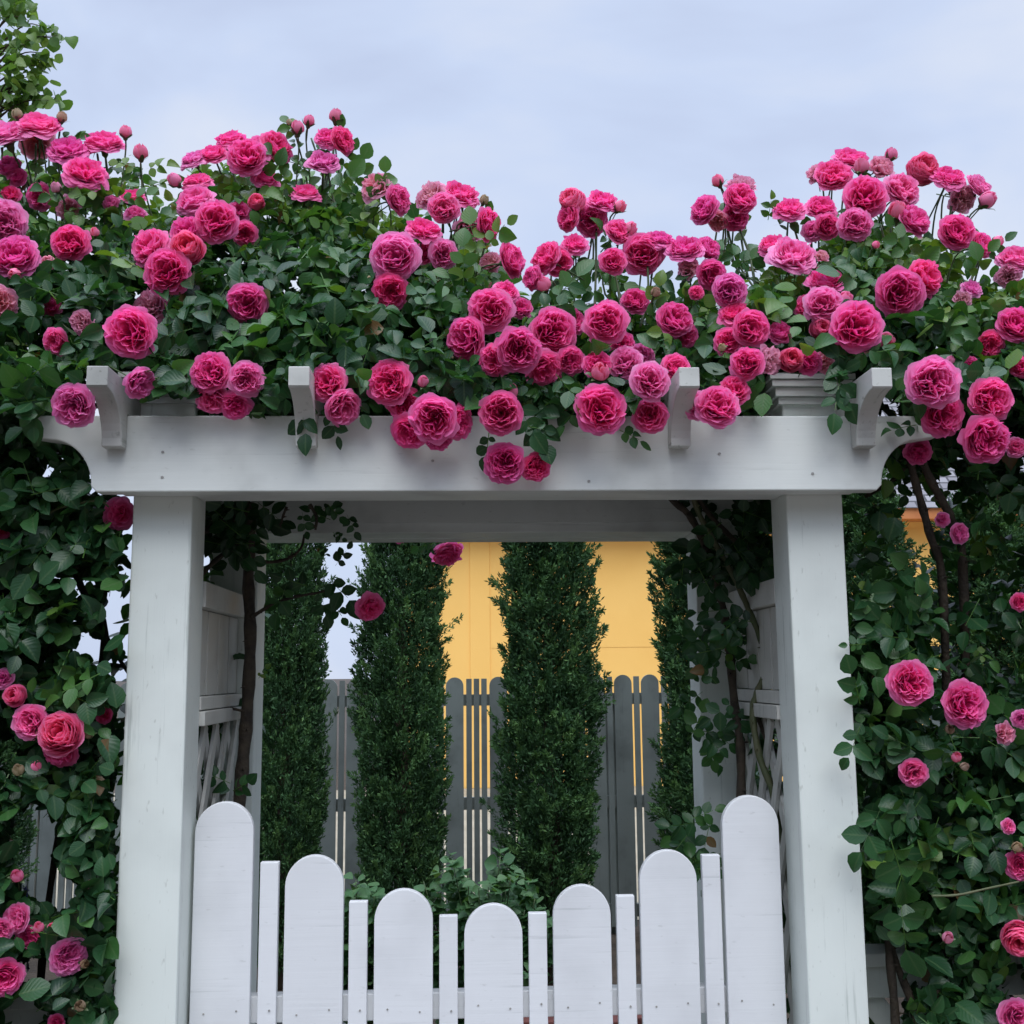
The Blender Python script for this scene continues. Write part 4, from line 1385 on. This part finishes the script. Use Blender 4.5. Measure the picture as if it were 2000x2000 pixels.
sets = [leaf_set(9600, (1050, 2280), (400, 812), keep_top, dep_top, tone_top)]
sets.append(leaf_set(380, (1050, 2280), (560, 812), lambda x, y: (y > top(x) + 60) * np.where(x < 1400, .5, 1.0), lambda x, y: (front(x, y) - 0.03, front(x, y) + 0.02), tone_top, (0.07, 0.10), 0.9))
sets.append(box_set(2600, 0.06, 0.98, 2.62, 3.30, 2.17, 2.42))  # right half of the added, unseen fill that keeps the arch below dark
sets.append(manual([
 (1500, 430, 2.66, .1, .9, .05, .6), (1510, 440, 2.66, .9, .1, .07, .6), (1460, 520, 2.6, -.5, .4, .07, .5), (1440, 515, 2.6, .7, .2, .06, .5), (1160, 500, 2.62, -.4, -.6, .07, .5), (1170, 530, 2.6, .6, -.3, .07, .55), (1140, 560, 2.56, -.7, -.1, .09, .55),
 (1270, 560, 2.56, .6, .2, .06, .4), (1330, 545, 2.56, .5, -.3, .06, .45), (1700, 700, 2.34, .5, -.5, .09, .45), (1640, 740, 2.34, -.2, -.8, .08, .35), (1620, 720, 2.34, .4, -.7, .085, .3), (1690, 690, 2.33, .9, .1, .07, .5),
 (1210, 840, 2.36, .8, -.4, .05, .5), (1465, 795, 2.38, .8, .1, .03, .5), (1790, 830, 2.36, -.6, -.1, .055, .35), (1140, 780, 2.34, -.4, -.5, .07, .5), (1130, 745, 2.33, .3, -.7, .08, .45), (1260, 770, 2.36, -.5, -.3, .06, .5),
 (1880, 540, 2.52, .5, .5, .08, .7), (1820, 510, 2.55, .6, .6, .08, .7), (1770, 500, 2.55, -.4, .6, .08, .65), (1700, 560, 2.5, -.6, .2, .09, .45)]))
arch_r = [(rb.uniform(1400, 1508), rb.uniform(985, 1105), rb.uniform(2.72, 3.1), rb.uniform(-1, 1), rb.uniform(-1, .4), rb.uniform(.06, .09), rb.uniform(0, .3)) for _ in range(40)]
arch_r += [(rb.uniform(1320, 1385), rb.uniform(1075, 1125), rb.uniform(2.8, 3.0), rb.uniform(-1, 1), rb.uniform(-1, .5), rb.uniform(.05, .07), rb.uniform(0, .25)) for _ in range(9)]
arch_r += [(rb.uniform(1370, 1480), rb.uniform(1160, 1290), rb.uniform(2.75, 3.05), rb.uniform(-1, 1), rb.uniform(-1, .4), rb.uniform(.06, .085), rb.uniform(.1, .5)) for _ in range(12)]
arch_r += [(rb.uniform(1345, 1470), rb.uniform(1260, 1375), rb.uniform(2.72, 3.0), rb.uniform(-1, 1), rb.uniform(-.8, .4), rb.uniform(.055, .08), rb.uniform(.2, .6)) for _ in range(11)]
arch_r += [(rb.uniform(1345, 1405), rb.uniform(1405, 1490), rb.uniform(2.8, 3.0), rb.uniform(-1, 1), rb.uniform(-.8, .4), rb.uniform(.05, .075), rb.uniform(.3, .75)) for _ in range(6)]
arch_r += [(rb.uniform(1340, 1420), rb.uniform(1590, 1690), rb.uniform(2.75, 3.0), rb.uniform(-1, 1), rb.uniform(-.8, .4), rb.uniform(.06, .08), rb.uniform(.2, .6)) for _ in range(10)]
sets.append(manual(arch_r))
sets.append(stem_leaves(PL['R'].name))
(P_, D_, N_, S_, T_), ex = joinsets(sets)
lo = np.array(PL['R'].location)
link_mesh('foliage', leaves_mesh('foliage', P_ - lo, D_, N_, S_, T_, 1.02, (ex[0] - lo, ex[1] - lo, ex[2])), PL['R'], M_LEAF)

# columns of rose beside the posts
colt = lambda x, y, t: np.clip(rng.normal(0.30, 0.17, len(x)) + 0.3 * (rng.random(len(x)) < 0.08), 0, 1)
sets = [leaf_set(7800, (-300, 262), (800, 2080), lambda x, y: np.where((y > 1100) & (y < 1310) & (x > 110), .62, 1.0), lambda x, y: (2.46 + 0 * x, 3.0 + 0 * x), colt)]
sets.append(leaf_set(260, (-100, 250), (880, 2060), lambda x, y: 1.0 + 0 * x, lambda x, y: (2.42 + 0 * x, 2.49 + 0 * x), colt, (0.07, 0.105), 0.9))
(P_, D_, N_, S_, T_), ex = joinsets(sets)
sets[-1:-1] = [box_set(420, -0.85, -0.70, 2.9, 3.5, 0.3, 2.1)]
(P_, D_, N_, S_, T_), ex = joinsets(sets)
lo = np.array(PL['BL'].location)
link_mesh('foliage', leaves_mesh('foliage', P_ - lo, D_, N_, S_, T_, 1.04, (ex[0] - lo, ex[1] - lo, ex[2])), PL['BL'], M_LEAF)


def keep_r(x, y):
    left_edge = np.interp(y, [810, 970, 1180, 1250, 1400, 1600, 2080], [1720, 1650, 1650, 1645, 1655, 1675, 1690])
    k = 1.0 * (x > left_edge)
    k = np.where((y > 930) & (y < 1160) & (x < 2020), k * 0.15, k)
    k = np.where((y > 1160) & (y < 1420) & (x > 1790) & (x < 2020), k * 0.20, k)
    k = np.where((y > 1780) & (x < 1800), k * 0.5, k)
    return k


sets = [leaf_set(9200, (1640, 2320), (800, 2080), keep_r, lambda x, y: (2.54 + 0 * x, 3.05 + 0 * x), colt)]
sets.append(leaf_set(420, (1640, 2100), (830, 2060), keep_r, lambda x, y: (2.50 + 0 * x, 2.55 + 0 * x), lambda x, y, t: np.clip(colt(x, y, t) + .1, 0, 1), (0.07, 0.105), 0.9))
sets.append(manual([(1680, 1375, 2.44, -.1, .3, .075, .4), (1680, 1420, 2.42, -.3, -.6, .07, .35), (1690, 1258, 2.46, -.9, -.05, .038, .5), (1720, 1580, 2.4, -.3, -.6, .10, .45), (1760, 1770, 2.38, .1, -.7, .10, .5), (1740, 1640, 2.38, .2, -.6, .10, .45)]))
(P_, D_, N_, S_, T_), ex = joinsets(sets)
sets.append(box_set(420, 0.845, 0.97, 2.9, 3.5, 0.3, 2.1))
(P_, D_, N_, S_, T_), ex = joinsets(sets)
lo = np.array(PL['BR'].location)
link_mesh('foliage', leaves_mesh('foliage', P_ - lo, D_, N_, S_, T_, 1.04, (ex[0] - lo, ex[1] - lo, ex[2])), PL['BR'], M_LEAF)


# ------------------------------------------------------------------ canes
def cane(plant, pxs, r0, r1, m=None, name='cane', thorns=True):
    pts = smooth([W(*q) if len(q) == 3 else q[:3] for q in pxs])
    rad = np.linspace(r0, r1, len(pts)) * (1 + 0.12 * np.sin(np.arange(len(pts)) * 1.9))
    t = MB().tube(pts, list(rad), 8)
    if thorns:
        for i in range(2, len(pts) - 1, 3):
            d = Vector(rb.choice([(-1, -.3, .2), (1, -.3, .2), (.3, -1, .2), (-.4, -.8, -.1)])).normalized()
            p = Vector(pts[i])
            t.tube([p, p + d * (rad[i] * 1.2), p + d * (rad[i] * 1.6 + 0.007) + Vector((0, 0, -.002))], [0.004, 0.0028, 0.0004], 5)
    return t.build(name, m or M_BARK, plant, smooth=True)


cane(PL['L'], [(430, 2250, 2.85), (452, 1800, 2.88), (470, 1540, 2.93), (482, 1400, 2.95), (489, 1250, 2.96), (485, 1130, 2.96), (488, 1040, 2.94), (478, 985, 2.9), (440, 900, 2.85), (420, 760, 2.8)], 0.018, 0.013)
cane(PL['L'], [(487, 1050, 2.94), (440, 1080, 2.85), (405, 1110, 2.75), (370, 1150, 2.7)], 0.008, 0.005)
cane(PL['L'], [(470, 1010, 2.92), (430, 1020, 2.84), (390, 1045, 2.72)], 0.012, 0.006)
cane(PL['L'], [(490, 1092, 2.95), (525, 1098, 2.95), (565, 1090, 2.95), (588, 1070, 2.96), (594, 1045, 2.98)], 0.0055, 0.003)
cane(PL['L'], [(490, 1206, 2.95), (530, 1182, 2.95), (575, 1166, 2.95), (620, 1158, 2.95), (650, 1150, 2.95)], 0.0055, 0.0025)
cane(PL['L'], [(488, 1392, 2.95), (450, 1383, 2.93), (432, 1378, 2.93), (415, 1352, 2.92)], 0.004, 0.002)
cane(PL['L'], [(560, 990, 2.75), (552, 1010, 2.75), (548, 1030, 2.75)], 0.004, 0.002)
cane(PL['L'], [(605, 985, 2.75), (618, 1010, 2.75), (616, 1035, 2.75)], 0.005, 0.003)
cane(PL['L'], [(860, 1000, 3.44), (862, 1035, 3.44), (870, 1068, 3.44)], 0.003, 0.002, M_STEM, 'flower_stem', False)
cane(PL['R'], [(1440, 2250, 2.9), (1445, 1700, 2.9), (1447, 1480, 2.93), (1434, 1370, 2.95), (1420, 1230, 2.95), (1395, 1120, 2.93), (1372, 1055, 2.88), (1345, 1005, 2.82), (1300, 960, 2.8), (1260, 860, 2.8)], 0.013, 0.008)
cane(PL['R'], [(1540, 1750, 2.8), (1512, 1560, 2.8), (1484, 1480, 2.82), (1470, 1395, 2.84), (1478, 1355, 2.85), (1497, 1305, 2.86), (1488, 1255, 2.86), (1462, 1190, 2.86), (1430, 1120, 2.85), (1396, 1060, 2.84), (1360, 990, 2.82), (1340, 900, 2.8)], 0.009, 0.007, M_CANE)
cane(PL['R'], [(1480, 1400, 2.86), (1500, 1450, 2.84), (1530, 1480, 2.8)], 0.006, 0.004)
cane(PL['R'], [(1500, 1110, 2.9), (1440, 1060, 2.88), (1390, 1010, 2.84), (1355, 960, 2.8)], 0.008, 0.006)
cane(PL['BR'], [(1755, 2250, 2.6), (1748, 1980, 2.6), (1735, 1830, 2.62), (1745, 1650, 2.66)], 0.011, 0.008)
cane(PL['BR'], [(1850, 2200, 2.6), (1790, 1985, 2.62), (1748, 1875, 2.64), (1715, 1770, 2.66)], 0.011, 0.007)
cane(PL['BR'], [(1795, 2010, 2.6), (1830, 1940, 2.62), (1860, 1800, 2.66)], 0.008, 0.005)
cane(PL['BR'], [(1772, 850, 2.5), (1780, 910, 2.5), (1800, 985, 2.52), (1818, 1050, 2.54), (1840, 1130, 2.58), (1850, 1400, 2.65)], 0.0085, 0.010)
cane(PL['BR'], [(1785, 840, 2.5), (1805, 910, 2.5), (1835, 970, 2.52), (1858, 1015, 2.54), (1880, 1100, 2.6), (1890, 1500, 2.7)], 0.009, 0.011)
cane(PL['BR'], [(1690, 970, 2.7), (1740, 940, 2.64), (1785, 895, 2.55)], 0.005, 0.004)
cane(PL['BR'], [(1820, 1750, 2.40), (1870, 1748, 2.40), (1930, 1735, 2.40), (1990, 1722, 2.42)], 0.003, 0.002, M_CANE, 'shoot', False)
cane(PL['BL'], [(70, 1015, 2.5), (110, 995, 2.46), (160, 982, 2.44), (195, 978, 2.44), (212, 990, 2.46)], 0.0025, 0.0018, M_CANE, 'shoot', False)
cane(PL['BL'], [(60, 2200, 2.8), (90, 1800, 2.8), (140, 1500, 2.85), (190, 1320, 2.9), (240, 1300, 2.9)], 0.009, 0.006)
cane(PL['BL'], [(140, 2200, 2.8), (160, 1800, 2.8), (170, 1500, 2.85), (205, 1240, 2.85), (160, 1150, 2.85), (110, 1000, 2.8), (120, 850, 2.75)], 0.012, 0.007)
cane(PL['BL'], [(205, 1240, 2.85), (235, 1290, 2.85), (262, 1330, 2.8)], 0.006, 0.004)
for (x, y, x2, y2) in ((275, 320, 268, 470), (608, 270, 640, 400), (655, 245, 630, 380), (640, 330, 660, 420), (1165, 440, 1160, 640), (1436, 430, 1475, 560), (1740, 430, 1733, 600), (1720, 440, 1742, 590), (1545, 425, 1570, 560), (1440, 400, 1460, 540),
                       (1200, 525, 1215, 640), (1265, 520, 1250, 640), (1330, 510, 1335, 640), (1860, 390, 1820, 520), (1915, 500, 1880, 600), (190, 300, 196, 420), (110, 300, 122, 430), (70, 280, 80, 420), (450, 320, 470, 450), (950, 470, 930, 560), (900, 440, 890, 560)):
    d = float(front(x, y)) + 0.06
    cane(PL['L'] if x < 1050 else PL['R'], [(x, y, d), ((x + x2) / 2 + rb.uniform(-8, 8), (y + y2) / 2, d), (x2, y2, d - 0.02)], 0.0026, 0.0036, M_STEM, 'flower_stem', False)

# ------------------------------------------------------------------ tree at the top left corner
tp = W(-330, 700, 5.2)
tree = root('leafy_tree', (tp[0], 5.2, 0), 'bright green leafy tree reaching into the top left corner above the roses', 'tree')
tb = MB()
tb.tube([(tp[0], 5.2, -0.1), (tp[0] + .05, 5.2, 1.5), (tp[0] + .02, 5.22, 3.0), (tp[0] + .1, 5.2, 4.4), (tp[0] + .12, 5.2, 5.4)], [.12, .095, .075, .045, .015], 10)
tb.build('trunk', M_TRUNK, tree, smooth=True)
P, D, N, S, T = [], [], [], [], []


def tree_leaf(p, sp_):
    P.append(p + rng.normal(0, sp_, 3))
    D.append(rng.normal(0, 1, 3) + np.array([.4, -.2, -.5]))
    N.append(np.array([0, -.6, .6]) + rng.normal(0, .5, 3))
    S.append(rng.uniform(.038, .058))
    T.append(np.clip(rng.normal(.5, .22), 0, 1))


# the fringe that reaches into view: short twigs carrying leaves
fringe = [(150, 78), (112, 70), (96, 58), (98, 108), (90, 128), (84, 118), (76, 165), (66, 150), (62, 172), (120, 198), (110, 192), (84, 196), (60, 188), (66, 10), (48, 18), (56, 40), (40, 32), (52, 92), (60, 78), (44, 112), (38, 160), (44, 205), (58, 210), (30, 180), (34, 222)]
for (x, y) in fringe:
    tgt = W(x, y, 5.0 + rng.normal(0, .05))
    st = W(-10 + rng.normal(0, 10), y + 30 + rng.normal(0, 15), 5.05)
    pts = smooth([st, (st + tgt) / 2 + np.array([0, 0, .03 + .03 * rng.random()]), tgt], 5)
    MB().tube(pts, list(np.linspace(.005, .0012, len(pts))), 5).build('twig', M_TRUNK, tree, smooth=True)
    for j in range(9):
        tree_leaf(pts[-1 - int(rng.integers(0, 6))], .022)
for k in range(560):
    y = rng.uniform(-120, 235)
    x = rng.uniform(-170, np.interp(y, [-120, 0, 60, 110, 160, 235], [60, 40, 20, 40, 35, 26]))
    tree_leaf(W(x, y, rng.uniform(4.85, 5.5)), .02)
ctr = W(-260, 40, 5.3)
for k in range(16):
    v = rng.normal(0, 1, 3)
    v = v / np.linalg.norm(v) * np.array([0.55, 0.7, 0.75]) * rng.uniform(.6, 1)
    tgt = ctr + v
    st = np.array([tp[0] + .08, 5.2, float(np.clip(tgt[2] - 0.6, 3.0, 5.0))])
    pts = smooth([st, (st + tgt) / 2 + np.array([0, 0, .1]), tgt], 6)
    MB().tube(pts, list(np.linspace(.018, .003, len(pts))), 6).build('branch', M_TRUNK, tree, smooth=True)
    for j in range(70):
        tree_leaf(pts[int(rng.integers(5, len(pts)))], .14)
P, D, N, S, T = map(np.array, (P, D, N, S, T))
lo = np.array(tree.location)
link_mesh('crown', leaves_mesh('crown', P - lo, D, N, S, T, 1.6), tree, M_TREELEAF)


# ------------------------------------------------------------------ shrubs behind the gate
def shrub(px, y, ztop_px, rad, n, lab, seed):
    zt = W(px, ztop_px, y)[2]
    p = W(px, 1700, y)
    t = root('garden_shrub', (p[0], y, 0), lab, 'shrub', 'leafy shrubs behind the gate')
    P, D, N, S, T = [], [], [], [], []
    for k in range(40):
        a, rr = rng.uniform(0, 6.28), rad * math.sqrt(rng.random())
        tip = np.array([p[0] + math.cos(a) * rr, y + math.sin(a) * rr, zt * (0.62 + 0.38 * rng.random()) * (1 - 0.28 * (rr / rad) ** 2)])
        base = np.array([p[0] + math.cos(a) * rr * .2, y + math.sin(a) * rr * .2, 0])
        MB().tube(smooth([base, (base + tip) / 2 + rng.normal(0, .02, 3), tip], 4), list(np.linspace(.005, .002, 9)), 5).build('stem', M_STEM, t, smooth=True)
        for j in range(n):
            f_ = rng.uniform(.25, 1.02) ** .8
            c = base + (tip - base) * f_
            aa = rng.uniform(0, 6.28)
            d = np.array([math.cos(aa), math.sin(aa), .15])
            P.append(c + d * 0.012)
            D.append(d + rng.normal(0, .2, 3))
            N.append(np.array([0, -.35, .9]) + rng.normal(0, .3, 3))
            S.append(rng.uniform(.035, .058))
            T.append(np.clip(0.35 + .35 * f_ + rng.normal(-.1, .15), 0, 1))
    P, D, N, S, T = map(np.array, (P, D, N, S, T))
    lo = np.array(t.location)
    link_mesh('foliage', leaves_mesh('foliage', P - lo, D, N, S, T, 1.5), t, M_SHRUBLEAF)


shrub(955, 4.7, 1625, 0.32, 56, 'broad light green shrub behind the lowest boards of the gate', 1)
shrub(703, 4.8, 1690, 0.15, 40, 'small light green shrub behind the second round board of the gate', 2)
shrub(1420, 5.0, 1660, 0.26, 40, 'green shrub behind the right gate board and back post', 3)

# larkspur with a blue spike low down at the left
lp = W(38, 1800, 2.9)
lk = root('larkspur', (lp[0], 2.9, 0), 'thin larkspur spike with violet blue florets low among the left roses', 'flower')
MB().tube([(lp[0], 2.9, 0), (lp[0] + .01, 2.9, .5), (lp[0], 2.9, W(30, 1735, 2.9)[2])], [.004, .003, .0015], 6).build('stem', M_STEM, lk, smooth=True)
f_ = MB()
for k in range(46):
    t = k / 46
    z = W(36, 1890, 2.9)[2] * (1 - t) + W(30, 1738, 2.9)[2] * t
    a = k * 2.4
    r_ = .022 * (1 - .5 * t)
    c = Vector((lp[0] + math.cos(a) * r_, 2.9 + math.sin(a) * r_, z))
    o_ = Vector((math.cos(a), math.sin(a), .2)).normalized()
    s_ = o_.cross(Vector((0, 0, 1))).normalized()
    u_ = s_.cross(o_)
    b = len(f_.v)
    f_.v.append(tuple(c))
    for j in range(10):
        an = 2 * math.pi * j / 10
        rr = (.013 if j % 2 == 0 else .006)
        f_.v.append(tuple(c + s_ * math.cos(an) * rr + u_ * math.sin(an) * rr + o_ * .004))
    for j in range(10):
        f_.f.append([b, b + 1 + j, b + 1 + (j + 1) % 10])
f_.build('florets', M_BLUE, lk)
